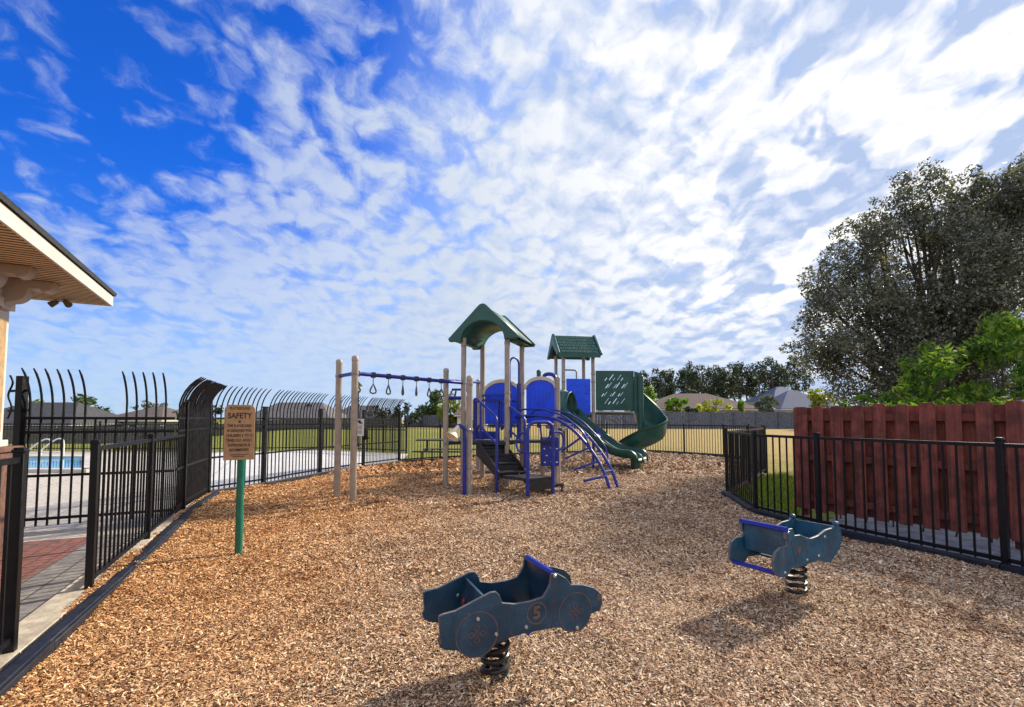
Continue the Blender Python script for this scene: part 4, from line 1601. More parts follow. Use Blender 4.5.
# entry arch at the landing corners
Q2, Q3 = Vector((*PBb, 0)), Vector((*PC, 0))
ar = bent([Q2 + Vector((0, 0, -0.1)), Q2 + Vector((0, 0, 1.34)), Q3 + Vector((0, 0, 1.34)), Q3 + Vector((0, 0, -0.1))], 0.034, 'entry_arch', rad=0.17)
ub = (Q2 - U1).normalized()
bent([Q2 + Vector((0, 0, 1.14)), Q2 - ub * 0.22 + Vector((0, 0, 1.14)), Q2 - ub * 0.30 + Vector((0, 0, 0.96)), Q2 - ub * 0.22 + Vector((0, 0, 0.80)), Q2 + Vector((0, 0, 0.80))], 0.022, 'grip_loop', ar, rad=0.11)
ub3 = Vector((0.80, 0.6, 0)).normalized()
bent([Q3 + Vector((0, 0, 1.16)), Q3 + ub3 * 0.22 + Vector((0, 0, 1.16)), Q3 + ub3 * 0.30 + Vector((0, 0, 0.98)), Q3 + ub3 * 0.22 + Vector((0, 0, 0.82)), Q3 + Vector((0, 0, 0.82))], 0.022, 'grip_loop', ar, rad=0.11)
bent([Q3 + Vector((-0.02, 0.02, 1.3)), Q3 + Vector((-0.05, 0.05, 1.05)), Q3 + Vector((-0.20, -0.05, 1.0)), Q3 + Vector((-0.24, -0.12, 1.3))], 0.018, 'grip_loop', ar, rad=0.08)

# climbing wall under the low deck
b = PB()
cw0 = Vector((0.62, 9.95, 0))
cwu = Vector((0.95, 0.05, 0)).normalized()
b.prism([(-0.02, 0.42), (0.36, 0.42), (0.36, 1.02), (-0.02, 1.02)], cw0, cwu, ZU, 0.05)
cwp = b.build('climbing_wall', M['blue'], bevel=0.012)
for i, (x, z) in enumerate(((0.06, 0.50), (0.20, 0.52), (0.31, 0.50), (0.10, 0.64), (0.25, 0.66), (0.05, 0.78), (0.19, 0.80), (0.31, 0.78), (0.11, 0.92), (0.26, 0.93))):
    b = PB()
    b.ball(cw0 + cwu * x + Vector((0, -0.035, z)), 0.022, 8, sz=0.7)
    b.build('hand_hold', M['white'], cwp)
# dark deck edge beam under the low deck
b = PB()
b.bar((FR.x, FR.y - 0.02, 0.93), (BF.x, BF.y, 0.93), 0.04, 0.05)
b.build('deck_beam', M['deck'], smooth=0)
post(BF.x + 0.02, BF.y + 0.35, 1.5, r=0.045, cap=False)
post(0.66, 10.35, 1.0, r=0.05, cap=False)

# arched ladder sweeping down to the right
topc = Vector((0.12, 10.20, 1.44))
foot = Vector((1.93, 9.30, 0.0))


def arch_pts(off, dz=0.0, shrink=1.0):
    pts = [topc + Vector((-0.05, 0, 0.0)), topc + Vector((0.38, -0.16, 0.03)), topc + Vector((0.80, -0.34, -0.05)), topc + Vector((1.16, -0.52, -0.30)), topc + Vector((1.47, -0.68, -0.68)), Vector((1.80, 9.38, 0.36)), foot + Vector((0, 0, -0.08))]
    return bez([p + off + Vector((0, 0, dz)) for p in pts], 6)


offn = Vector((0.21, 0.26, 0))
b = PB()
b.tube(arch_pts(Vector((0, 0, 0))), 0.031, 10)
b.build('climber_rail', M['blue'])
b = PB()
b.tube(arch_pts(offn), 0.031, 10)
b.build('climber_rail', M['blue'])
ap, bp_ = arch_pts(Vector((0, 0, 0))), arch_pts(offn)
for i in range(5, len(ap) - 1, 5):
    b = PB()
    b.tube([ap[i], bp_[i]], 0.02, 8)
    b.build('rung', M['blue'])
rp = [p + Vector((0.08, 0.10, 0.14)) for p in arch_pts(offn)[2:26]]
bent([rp[0] - Vector((0.05, 0, 0.16))] + [rp[i] for i in (0, 5, 10, 15, 20, 23)] + [rp[23] + Vector((0.06, 0, -0.22)), bp_[28]], 0.020, 'climber_handrail', rad=0.12)
rp = [p + Vector((0, -0.02, 0.15)) for p in arch_pts(Vector((0, 0, 0)))[2:22]]
bent([rp[0] - Vector((0.05, 0, 0.18))] + [rp[i] for i in (0, 6, 12, 17, 19)] + [ap[24]], 0.020, 'climber_handrail', rad=0.12)
for a_, c_ in ((ap[31], (1.38, 9.14, 0.22)), (ap[27], (1.24, 9.50, 0.40)), (ap[23], (1.10, 9.72, 0.60)), (ap[20], (1.04, 9.85, 0.74))):
    b = PB()
    p, q = Vector(a_), Vector(c_)
    b.bar(p, q, 0.07, 0.035)
    b.tube([p.lerp(q, 0.97), p.lerp(q, 1.02)], 0.03, 8)
    b.build('branch_step', M['blue'], bevel=0.006)

# second tower
CFL, CFR, CBL, CBR = Vector((1.58, 14.55)), Vector((2.52, 14.72)), Vector((1.44, 15.50)), Vector((2.37, 15.66))
uC, vC = Vector((0.984, 0.178)), Vector((-0.15, 0.988))
CZ = 1.52
for p in (CFL, CFR, CBL, CBR):
    post(p.x, p.y, 3.46, cap=False)
slab([tuple(CFL), tuple(CFR), tuple(CBR), tuple(CBL)], CZ, 0.07, 'platform')
slab([(1.0, 10.7), (1.05, 10.0), (1.35, 11.6), (1.60, 13.9), (1.60, 14.5), (1.0, 14.3)], 1.20, 0.07, 'bridge_deck')
cC = (CFL + CBR) / 2
u3, w3 = Vector((uC.x, uC.y, 0)), Vector((vC.x, vC.y, 0))
q0 = Vector((cC.x, cC.y, 0))
EZ2, RZ2, HW2, HL2 = 3.42, 4.06, 0.66, 0.68
for s_ in (-1, 1):
    b = PB()
    o_ = [(-HW2 - 0.05, EZ2 - 0.06), (-HW2 + 0.12, EZ2 - 0.06), (-HW2 + 0.16, EZ2 + 0.02), (-0.30, EZ2 + 0.12), (0, EZ2 + 0.34), (0.30, EZ2 + 0.12), (HW2 - 0.16, EZ2 + 0.02), (HW2 - 0.12, EZ2 - 0.06), (HW2 + 0.05, EZ2 - 0.06), (HW2 + 0.06, EZ2 + 0.0), (0.05, RZ2 + 0.035), (-0.05, RZ2 + 0.035), (-HW2 - 0.06, EZ2 + 0.0)]
    b.prism(o_, q0 + u3 * (s_ * HL2), w3, ZU, 0.075)
    b.build('gable_rim', M['green_roof'], smooth=20, bevel=0.012)
b = PB()
prof = [(-HW2, EZ2 - 0.03), (0, RZ2 - 0.02), (HW2, EZ2 - 0.03)]
b.grid([[q0 + u3 * t + w3 * x + Vector((0, 0, z)) for x, z in prof] for t in (-HL2 + 0.03, HL2 - 0.03)])
b.bar(q0 - u3 * (HL2 - 0.03) - w3 * HW2 + Vector((0, 0, EZ2 - 0.07)), q0 + u3 * (HL2 - 0.03) - w3 * HW2 + Vector((0, 0, EZ2 - 0.07)), 0.05, 0.10)
b.build('roof', M['green_roof'], smooth=0, solid=0.03)
b = PB()
sl = math.atan2(RZ2 - EZ2, HW2)
for sgn in (-1, 1):
    for j in range(6):
        for k in range(10):
            x = 0.07 + j * 0.108
            t = -HL2 + 0.11 + k * 0.128 + (0.05 if j % 2 else 0)
            if t > HL2 - 0.08:
                continue
            z = RZ2 - 0.02 - (RZ2 - EZ2) * x / HW2
            b.box(q0 + u3 * t + w3 * (sgn * x) + Vector((0, 0, z + 0.022)), (0.116, 0.112, 0.022), math.atan2(uC.y, uC.x), rx=-sgn * (sl + 0.10))
b.build('roof_shingles', M['green_roof'], smooth=0, bevel=0.005)

# blue front panel and the loop above
b = PB()
L = (CFR - CFL).length
b.prism([(0.09, CZ + 0.02), (L - 0.09, CZ + 0.02), (L - 0.09, CZ + 1.12), (0.09, CZ + 1.12)], (CFL.x, CFL.y, 0), u3, ZU, 0.05)
fp = b.build('front_panel', M['blue_plastic'], bevel=0.015)
b = PB()
for i in range(3):
    for j in range(4):
        b.box(Vector((CFL.x, CFL.y, 0)) + u3 * (0.24 + i * 0.24) + Vector((0.005, -0.030, CZ + 0.2 + j * 0.24)), (0.09, 0.012, 0.03), math.atan2(uC.y, uC.x))
b.build('emboss', M['blue_plastic'], fp, bevel=0.004)
bent([(1.62, 15.0, 1.6), (1.62, 15.0, 2.95), (2.05, 15.05, 2.95), (2.05, 15.05, 1.6)], 0.024, 'grab_loop', mat='tan')
bent([(0.72, 10.8, 1.6), (0.72, 10.8, 2.42), (0.95, 10.75, 2.42), (1.02, 10.62, 2.2)], 0.045, 'arched_pipe', mat='blue', rad=0.2)

# perforated green bridge panel
pr0 = Vector((2.60, 14.72, 0))
pru = Vector((1.0, 0.06, 0)).normalized()
PW, PZ0, PZ1 = 1.20, 1.66, 2.90
holes = []
gr = random.Random(3)
for i in range(9):
    for j in range(4):
        u_ = 0.17 + 0.085 * i + 0.02 * j
        c = (u_ + 0.03 * j, PZ0 + 0.24 + 0.245 * j + 0.03 * (i % 3))
        if (i + 2 * j) % 3 == 1 or (i * 5 + j * 3) % 7 == 0 or c[0] > PW - 0.15:
            continue
        ln_ = 0.05 + 0.05 * ((i * 7 + j * 3) % 3) / 2
        d = Vector((math.cos(R(52)), math.sin(R(52))))
        n_ = Vector((-d.y, d.x)) * (0.007 + 0.005 * ((i + j) % 2))
        cv = Vector(c)
        holes.append([tuple(cv - d * ln_ - n_), tuple(cv + d * ln_ - n_), tuple(cv + d * (ln_ + 0.015)), tuple(cv + d * ln_ + n_), tuple(cv - d * ln_ + n_), tuple(cv - d * (ln_ + 0.015))])
b = PB()
b.holed([(0, PZ0), (PW, PZ0), (PW, PZ1), (0, PZ1)], holes, pr0, pru, ZU, 0.03)
b.build('perforated_panel', M['green'], smooth=0)
slab([(2.5, 14.75), (3.7, 14.78), (3.7, 15.55), (2.4, 15.55)], 1.60, 0.07, 'bridge_deck', 'green')
b = PB()
b.tube([(2.6, 14.68, 1.62), (3.8, 14.74, 1.60)], 0.025, 8)
b.tube([(3.78, 14.76, 1.62), (3.86, 14.76, 1.30)], 0.04, 8)
b.build('deck_beam', M['tan'])

# spiral slide
SC = Vector((3.98, 14.72))
rows = []
N = 46
for i in range(N + 1):
    t = i / N
    th = R(100 - 285 * t)
    zf = 1.52 - 1.24 * (t ** 0.68)
    hout = (1.18 if t < 0.03 else 0.56 + 0.62 * max(0, 1 - (t - 0.03) / 0.30) ** 1.1) * (1 - 0.55 * max(0, (t - 0.72) / 0.28))
    row = []
    ri, ro = 0.12, 0.76
    hin = 0.16 + (0.9 * max(0, 1 - t / 0.16))
    pr_ = [(ri, zf + hin), (ri + 0.03, zf + 0.06), (ri + 0.12, zf), (ri + 0.3, zf - 0.02), (ro - 0.20, zf - 0.01), (ro - 0.08, zf + 0.05), (ro - 0.02, zf + 0.16), (ro, zf + hout * 0.6), (ro + 0.01, zf + hout), (ro + 0.045, zf + hout + 0.005), (ro + 0.045, zf + hout - 0.04)]
    for r_, z in pr_:
        row.append((SC.x + r_ * math.cos(th), SC.y + r_ * math.sin(th), z))
    rows.append(row)
b = PB()
b.grid(rows)
b.build('spiral_slide', M['green'], smooth=50, solid=0.022)
b = PB()
b.tube([(SC.x, SC.y, -0.1), (SC.x, SC.y, 2.72)], 0.10, 16)
b.lathe([(0.10, 0), (0.08, 0.04), (0.001, 0.05)], (SC.x, SC.y, 2.72), (0, 0, 1), 16)
b.build('slide_column', M['green'])
b = PB()
b.prism([(0.0, 1.6), (0.22, 1.6), (0.22, 2.82), (0.0, 2.88)], (3.80, 14.72, 0), (0.99, 0.06, 0), ZU, 0.03)
b.build('slide_entry_panel', M['green'], smooth=0, bevel=0.006)

# straight slide: two beds with a ridge between
S0, S1 = Vector((1.72, 14.10, 1.50)), Vector((3.55, 12.98, 0.33))
sdv = (S1 - S0)
sdv.z = 0
slen = sdv.length
sdv.normalize()
snv = Vector((-sdv.y, sdv.x, 0))
prof_z = [(0.0, 1.50), (0.12, 1.46), (0.35, 1.22), (0.60, 1.02), (0.85, 0.86), (1.1, 0.64), (1.4, 0.46), (1.70, 0.37), (1.95, 0.35), (2.10, 0.33), (2.16, 0.28)]
sk = bez([(d * slen / 2.16, 0, z) for d, z in prof_z], 4)
rows = []
for k_, p in enumerate(sk):
    c = Vector((S0.x, S0.y, 0)) + sdv * p.x
    z = p.z
    hh = 0.21 if k_ < len(sk) - 8 else 0.21 - 0.15 * (k_ - len(sk) + 8) / 8
    cs = [(-0.53, hh - 0.20), (-0.53, hh), (-0.49, hh + 0.008), (-0.45, hh), (-0.42, 0.03), (-0.30, 0.0), (-0.10, 0.0), (-0.05, 0.02), (-0.02, hh * 0.65), (0.02, hh * 0.65), (0.05, 0.02), (0.10, 0), (0.30, 0), (0.42, 0.03), (0.45, hh), (0.49, hh + 0.008), (0.53, hh), (0.53, hh - 0.20)]
    rows.append([c + snv * x + Vector((0, 0, z + q)) for x, q in cs])
b = PB()
b.grid(rows)
b.build('straight_slide', M['green'], smooth=50, solid=0.022)
b = PB()
b.tube([(3.38, 13.05, -0.1), (3.38, 13.05, 0.36)], 0.14, 16)
b.build('slide_foot', M['green'])
# ribbed hood above the slide
b = PB()
rows = []
for i in range(13):
    t = i / 12
    sc_ = 1.0 - 0.07 * abs(math.sin(t * PI * 3)) - 0.10 * t
    c = Vector((S0.x - 0.10, S0.y, 0)) - sdv * 0.45 + sdv * (0.62 * t)
    row = []
    for j in range(17):
        a = PI * j / 16
        row.append(c + snv * (0.44 * sc_ * math.cos(a)) + Vector((0, 0, 1.50 + 0.05 * t + (0.88 - 0.16 * t) * sc_ * math.sin(a) ** 0.75)))
    rows.append(row)
b.grid(rows)
b.build('slide_hood', M['green_roof'], smooth=60, solid=0.03)
# pod of a second talk tube by the slide
b = PB()
b.tube([(2.28, 13.4, -0.1), (2.28, 13.4, 0.95)], 0.03, 8)
b.lathe([(0.03, 0), (0.06, 0.04), (0.12, 0.14), (0.13, 0.15), (0.001, 0.10)], (2.30, 13.38, 0.98), (0.7, -0.5, 0.2), 14)
b.build('talk_tube', M['blue'])

for p_, zs in (((FR.x, FR.y), (1.0, 1.8, 1.95, 3.0)), ((FL.x, FL.y), (1.0, 2.18, 3.0)), ((BR.x, BR.y), (1.35, 2.0)), ((CFL.x, CFL.y), (1.6, 2.55, 3.3)), ((CFR.x, CFR.y), (1.6, 2.55, 2.8, 3.3)), ((-0.795, 8.89), (0.5, 1.2, 2.05)), ((-1.40, 10.05), (0.9, 2.2)), ((-2.69, 8.11), (2.18,)), ((-3.15, 8.62), (2.18,))):
    for z_ in zs:
        b = PB()
        b.lathe([(0.061, -0.03), (0.063, -0.022), (0.063, 0.022), (0.061, 0.03)], (p_[0], p_[1], z_), (0, 0, 1), 16)
        b.ball((p_[0] - 0.012, p_[1] - 0.066, z_), 0.014, 8)
        b.build('clamp', M['steel_dull'])

# ------------------------------------------------------------------ mesh table behind the posts
root = empty('picnic_table', (-2.0, 14.6, 0))
tag(root, 'dark metal mesh picnic table with rounded top and bench behind the structure', 'picnic table')
root.rotation_euler = (0, 0, R(-4))
b = MB()
rr = 0.16
ol = [(-0.9 + 0.0, -0.38), (0.9, -0.38), (0.9, 0.38), (-0.9, 0.38)]


def rounded(hx, hy, r_, n=5):
    o_ = []
    for cx_, cy_, a0 in ((hx - r_, -hy + r_, -90), (hx - r_, hy - r_, 0), (-hx + r_, hy - r_, 90), (-hx + r_, -hy + r_, 180)):
        o_ += [(cx_ + r_ * math.cos(R(a0 + 90 * i / n)), cy_ + r_ * math.sin(R(a0 + 90 * i / n))) for i in range(n + 1)]
    return o_


b.prism(rounded(0.9, 0.38, 0.15), (0, 0, 0.76), XU, (0, 1, 0), 0.035)
b.build('table_top', M['deck'], root, bevel=0.008)
for s_ in (-1, 1):
    b = MB()
    b.prism(rounded(0.9, 0.13, 0.10), (0, 0.62 * s_, 0.44), XU, (0, 1, 0), 0.03)
    b.build('bench', M['deck'], root, bevel=0.006)
for x in (-0.6, 0.6):
    b = MB()
    b.tube([(x, -0.62, 0.0), (x, -0.62, 0.42), (x, -0.2, 0.45), (x, 0.2, 0.45), (x, 0.62, 0.42), (x, 0.62, 0.0)], 0.025, 8)
    b.tube([(x, 0, 0.45), (x, 0, 0.75)], 0.025, 8)
    b.build('leg', M['deck'], root)

# ------------------------------------------------------------------ foliage
def leaves(seed, clumps, per, size, droop=0.0, aspect=0.5, flat=0.0):
    """clumps: (x,y,z,r) ; returns quads spread through the clumps' volume, denser towards their skin"""
    g = np.random.default_rng(seed)
    out = []
    for (x, y, z, r_) in clumps:
        n = max(6, int(per * r_ * r_))
        d = g.normal(size=(n, 3))
        d /= np.linalg.norm(d, axis=1)[:, None]
        rad = r_ * g.uniform(0.25, 1.0, n) ** 0.55
        lump = 1 + 0.22 * np.sin(d[:, 0] * 5 + x * 3) * np.sin(d[:, 1] * 4 + z * 2) + 0.14 * np.sin(d[:, 2] * 9 + y)
        P_ = d * (rad * lump)[:, None] * np.array([1, 1, 0.86]) + np.array([x, y, z])
        nrm = d * 0.5 + g.normal(size=(n, 3)) * 0.75 + np.array([0, 0, 0.25 + flat])
        nrm /= np.linalg.norm(nrm, axis=1)[:, None]
        t = np.cross(nrm, g.normal(size=(n, 3)))
        t /= np.linalg.norm(t, axis=1)[:, None]
        t[:, 2] -= droop
        bb = np.cross(nrm, t)
        L_ = size * np.exp(g.normal(0, 0.28, n))[:, None] / 2
        U, V = t * L_, bb * L_ * aspect
        out.append(np.stack([P_ - U, P_ - V * 0.9 + U * 0.1, P_ + U, P_ + V * 0.9 + U * 0.1], 1).reshape(-1, 3))
    return np.concatenate(out)


def limb(b, p, q, r0, r1, g, n=5):
    p, q = Vector(p), Vector(q)
    L = (q - p).length
    pts = [p.lerp(q, i / n) + (Vector((g.uniform(-1, 1), g.uniform(-1, 1), g.uniform(-.4, .4))) * L * 0.045 if 0 < i < n else Vector((0, 0, 0))) for i in range(n + 1)]
    b.tube(pts, [r0 + (r1 - r0) * i / n for i in range(n + 1)], 7)


def plant(name, label, cat, loc, trunks, clumps, lm, per, size, seed, group=None, aspect=0.5, droop=0.0, trunk_r=0.1, bark='mat_bark', flat=0.0):
    """trunks: limbs as (from, to, r0, r1), relative to loc; clumps relative to loc"""
    o = empty(name, loc)
    tag(o, label, cat, group)
    g = random.Random(seed)
    if trunks:
        b = MB()
        for p, q, r0, r1 in trunks:
            limb(b, p, q, r0, r1, g)
        b.build('trunk', M[bark], o)
    q = leaves(seed, clumps, per, size, droop, aspect, flat)
    np_mesh('crown', q, len(q) // 4, lm, o)
    return o


LM = {
    'oak': leafmat('oak_leaves', [(0, (0.045, 0.048, 0.038)), (0.4, (0.100, 0.104, 0.084)), (0.8, (0.18, 0.178, 0.15)), (1, (0.34, 0.31, 0.26))], 0.25, 0.42, 0.5),
    'bush': leafmat('glossy_bush_leaves', [(0, (0.026, 0.065, 0.012)), (0.45, (0.075, 0.155, 0.020)), (0.8, (0.17, 0.27, 0.035)), (1, (0.28, 0.31, 0.06))], 0.5, 0.55, 0.25),
    'pine': leafmat('pine_needles', [(0, (0.018, 0.030, 0.018)), (0.6, (0.035, 0.055, 0.030)), (1, (0.07, 0.09, 0.045))], 0.2, 0.6),
    'green': leafmat('mid_green_leaves', [(0, (0.030, 0.055, 0.018)), (0.6, (0.06, 0.10, 0.03)), (1, (0.11, 0.15, 0.05))], 0.3, 0.5),
    'dark': leafmat('dark_green_leaves', [(0, (0.015, 0.028, 0.014)), (0.6, (0.030, 0.050, 0.024)), (1, (0.06, 0.08, 0.04))], 0.25, 0.5),
    'yellow': leafmat('yellow_green_leaves', [(0, (0.12, 0.15, 0.016)), (0.6, (0.22, 0.25, 0.03)), (1, (0.36, 0.34, 0.05))], 0.45, 0.5),
    'grey': leafmat('grey_green_leaves', [(0, (0.06, 0.08, 0.065)), (0.6, (0.11, 0.135, 0.11)), (1, (0.18, 0.20, 0.17))], 0.25, 0.5),
    'lime': leafmat('lime_leaves', [(0, (0.07, 0.14, 0.02)), (0.6, (0.13, 0.23, 0.03)), (1, (0.22, 0.30, 0.06))], 0.45, 0.5),
}

# big dusky oak behind the red fence
g = random.Random(21)
TY = 13.5
tops = [(1000, 205, .8), (1030, 185, .75), (1045, 178, .8), (1015, 225, .9), (1060, 200, .9), (990, 230, .9), (975, 260, 1.0), (1020, 270, 1.1), (826, 300, .72), (818, 350, .75), (868, 350, 1.0), (885, 375, 1.1), (845, 330, .9), (915, 395, 1.0), (870, 310, 1.0), (960, 395, 1.1), (900, 345, 1.2), (955, 345, 1.2), (1000, 345, 1.2), (970, 300, 1.2), (925, 290, 1.2), (838, 262, .75), (850, 300, .95), (865, 235, .7), (880, 270, 1.0), (900, 215, .75), (918, 185, .62), (925, 225, .95), (935, 260, 1.1), (960, 195, .55), (965, 235, .85), (985, 178, .55), (985, 215, .85), (1005, 195, .8), (1022, 185, .8), (1040, 190, 1.0), (1060, 210, 1.1), (1000, 250, 1.1), (1040, 260, 1.2), (1080, 270, 1.3), (890, 320, 1.3), (940, 320, 1.3), (990, 310, 1.3), (1040, 330, 1.4), (850, 350, 1.2), (862, 385, .9), (900, 370, 1.2), (950, 375, 1.2), (1010, 375, 1.2), (1070, 370, 1.3), (880, 395, 1.0), (1110, 320, 1.4), (860, 400, .8)]
cl_ = []
base = Vector((pix(940, TY), TY, 0))
for px_, py_, r_ in tops:
    for k in range(3 if r_ > 0.9 else 2):
        yy = TY + g.uniform(-1.4, 1.6)
        cl_.append((pix(px_, TY) + g.uniform(-.28, .28) - base.x, yy - base.y, CAMH + (419 - py_) * TY / FPX + g.uniform(-.25, .15), r_ * g.uniform(0.52, 0.76)))
# twigs that break the outline
for px_, py_, r_ in tops[:38]:
    for k in range(4):
        a = g.uniform(-0.3, 1.15) * PI
        cl_.append((pix(px_, TY) + math.cos(a) * r_ * 0.68 - base.x, g.uniform(-.6, .6), CAMH + (419 - py_) * TY / FPX + abs(math.sin(a)) * r_ * 0.66, g.uniform(0.18, 0.32)))
for px_, py_ in ((812, 268), (832, 246), (866, 214), (880, 196), (902, 180), (920, 166), (934, 188), (958, 176), (985, 160), (1004, 178), (1022, 166)):
    for k in range(9):                       # upswept shoots
        cl_.append((pix(px_ + 0.35 * k + g.uniform(-2, 2), TY) - base.x, g.uniform(-.25, .25), CAMH + (419 - py_ - 6.5 * k) * TY / FPX, 0.12 + 0.032 * k))
tr = [((0, 0, 0), (0.1, 0, 1.6), 0.24, 0.20)]
for (x, y, z, r_) in cl_[::4]:
    tr.append(((0.1, 0, 1.4), (x * 0.8, y * 0.8, z * 0.92), 0.10, 0.02))
plant('oak_tree', 'tall dusky grey green oak rising behind the red wooden fence', 'tree', (base.x, base.y, 0), tr, cl_, LM['oak'], 1750, 0.078, 5, aspect=0.6)

# bright glossy shrub leaning over the red fence
BY = 6.9
cl_ = []
bb0 = Vector((6.9, BY, 0))
for i in range(70):
    t = g.random()
    px_ = 880 + 230 * t
    topy = 398 - 92 * min(1, (t * 230 / 140)) ** 0.8
    py_ = topy + 12 + (404 - topy) * g.random() ** 1.3
    cl_.append((pix(px_, BY) - bb0.x + g.uniform(-.05, .05), g.uniform(-0.55, 0.9), CAMH + (419 - py_) * BY / FPX, min(g.uniform(0.15, 0.28), 0.07 + 0.5 * t)))
tr = [((0, 0, 0), (x * 0.9, y * 0.9, z * 0.95), 0.03, 0.008) for x, y, z, r_ in cl_[::5]]
plant('glossy_shrub', 'bright green glossy leaved shrub hanging over the red wooden fence', 'shrub', tuple(bb0), tr, cl_, LM['bush'], 2600, 0.105, 9, aspect=0.40, droop=0.25)
cl_ = []
for i in range(26):
    px_ = 852 + 175 * i / 25
    q = RF0 + ru * (rl * 0.10 + rl * 0.42 * i / 25) - rn * 0.2
    cl_.append((q.x - RF0.x, q.y - RF0.y, 1.52 + g.uniform(-.06, .08), g.uniform(0.05, 0.11)))
tr = [((x, y, 0), (x, y, z), 0.01, 0.005) for x, y, z, r_ in cl_[::4]]
plant('creeper', 'small leafy creeper along the top edge of the red wooden fence', 'creeper', (RF0.x, RF0.y, 0), tr, cl_, LM['bush'], 6000, 0.06, 10, aspect=0.5)


# far pines, each a tree of its own
def pine(px_, Y, pytop, seed, label):
    x = pix(px_, Y)
    z0 = gz(x, Y)
    H = CAMH + (419 - pytop) * Y / FPX - z0
    g = random.Random(seed)
    cl = []
    tr = [((0, 0, 0), (g.uniform(-.3, .3), 0, H * 0.95), 0.26, 0.08)]
    for i in range(11):
        t = 0.48 + 0.52 * (i / 10)
        rr_ = H * 0.17 * (1.15 - abs(t - 0.72) * 1.5)
        a = g.uniform(0, 2 * PI)
        d = rr_ * g.uniform(0.3, 1.0)
        c = (math.cos(a) * d, math.sin(a) * d * 0.7, H * t * 0.97)
        cl.append((*c, max(0.5, rr_ * g.uniform(0.45, 0.75))))
        tr.append(((0, 0, c[2] - H * 0.05), c, 0.09, 0.03))
    return plant('pine_tree', label, 'pine', (x, Y, z0), tr, cl, LM['pine'], 95, 0.55, seed, 'pines on the skyline', aspect=0.4)


pd = [(648, 104, 372), (660, 98, 369), (672, 108, 371), (683, 100, 368), (697, 96, 363), (709, 110, 369), (722, 99, 366), (735, 104, 364), (748, 97, 364), (760, 108, 368), (771, 92, 359), (783, 96, 362), (797, 100, 356), (636, 112, 378), (690, 120, 371), (715, 122, 370), (742, 118, 368), (665, 121, 374)]
plab = ['shortest pine at the left end of the skyline row, behind the spiral slide', 'pine with round top just right of the spiral slide', 'pine above the lime green round tree', 'pine standing right of the lime green round tree',
        'tall pine above the left end of the brown house roof', 'pine behind the middle of the brown house roof', 'pine above the yellow green bush', 'pine behind the right end of the brown house roof',
        'pine left of the grey green rounded bush', 'pine above the grey green rounded bush', 'tallest pine above the blue grey roof ridge', 'pine right of the blue grey roof ridge', 'pine at the left edge of the dusky oak',
        'far pine showing over the green slide panel', 'thin far pine between nearer pines above the brown roof', 'far pine in the gap over the brown roof', 'far pine in the gap over the yellow green bush', 'far pine in the gap over the lime tree']
for i, (px_, Y, pt) in enumerate(pd):
    pine(px_, Y, pt, 100 + i, plab[i])


def round_tree(name, label, px_, Y, pytop, halfpx, lm, seed, pybot=None, per=60, size=0.5, group=None, cat='tree', trunk=True, squash=1.0):
    x = pix(px_, Y)
    z0 = gz(x, Y)
    zt = CAMH + (419 - pytop) * Y / FPX - z0
    zb = (CAMH + (419 - pybot) * Y / FPX - z0) if pybot else zt * 0.3
    zb = max(zb, 0.1)
    rx = halfpx * Y / FPX
    rz_ = (zt - zb) / 2
    g = random.Random(seed)
    cl = []
    for i in range(22):
        while True:
            p = Vector((g.uniform(-1, 1), g.uniform(-1, 1), g.uniform(-1, 1)))
            if 0.3 < p.length < 1:
                break
        r_ = min(rx, rz_) * g.uniform(0.26, 0.46)
        cl.append((p.x * (rx - r_ * 0.7), p.y * (rx - r_ * 0.7) * 0.8, zb + rz_ + p.z * (rz_ - r_ * 0.6), r_))
    tr = [((0, 0, 0), (0, 0, zb + rz_), max(0.05, rx * 0.07), 0.04)] + [((0, 0, max(zb * 0.8, 0.05)), c[:3], max(0.03, rx * 0.03), 0.015) for c in cl[::3]]
    return plant(name, label, cat, (x, Y, z0), tr if trunk else None, cl, lm, per, size, seed, group)


round_tree('broadleaf_tree', 'round grey green tree between two dark roofs beyond the pool', 87, 62, 395, 24, LM['green'], 301, 428, 90, 0.55)
round_tree('broadleaf_tree', 'small yellowish tree behind the roof at far left', 33, 62, 400, 15, LM['lime'], 302, 422, 80, 0.5)
round_tree('broadleaf_tree', 'grey green tree behind the hip roof right of the round tree', 151, 68, 400, 19, LM['grey'], 303, 424, 80, 0.5)
round_tree('broadleaf_tree', 'dark tree behind the safety sign and tall fence', 205, 46, 398, 28, LM['dark'], 304, 428, 130, 0.4)
round_tree('broadleaf_tree', 'small dark tree above grey roofs behind the tall fence', 311, 58, 403, 12, LM['dark'], 305, 428, 130, 0.4)
round_tree('broadleaf_tree', 'dark rounded tree showing right of the tall fence end', 397, 60, 402, 32, LM['dark'], 306, 428, 110, 0.45)
round_tree('broadleaf_tree', 'tall dark tree behind the middle tan overhead post', 432, 66, 386, 16, LM['green'], 307, 424, 100, 0.5)
round_tree('broadleaf_tree', 'yellow green tree left of the cream house', 450, 58, 394, 14, LM['yellow'], 308, 424, 110, 0.42)
round_tree('broadleaf_tree', 'dark tree seen between the stairs and blue panel', 478, 72, 396, 14, LM['dark'], 309, 424, 90, 0.5)
round_tree('palm_tree', 'lime green round tree in front of the brown roof', 677, 60, 395, 14, LM['lime'], 310, 413, 160, 0.45)
round_tree('broadleaf_tree', 'bright green tree beside the spiral slide', 646, 66, 383, 12, LM['lime'], 311, 412, 120, 0.42)
round_tree('garden_bush', 'spreading yellow green bush in front of the brown house', 714, 59, 398, 22, LM['yellow'], 312, 418, 130, 0.42, cat='bush')
round_tree('garden_bush', 'grey green rounded bush left of the blue grey roofs', 768, 62, 393, 15, LM['grey'], 313, 415, 150, 0.40, cat='bush')
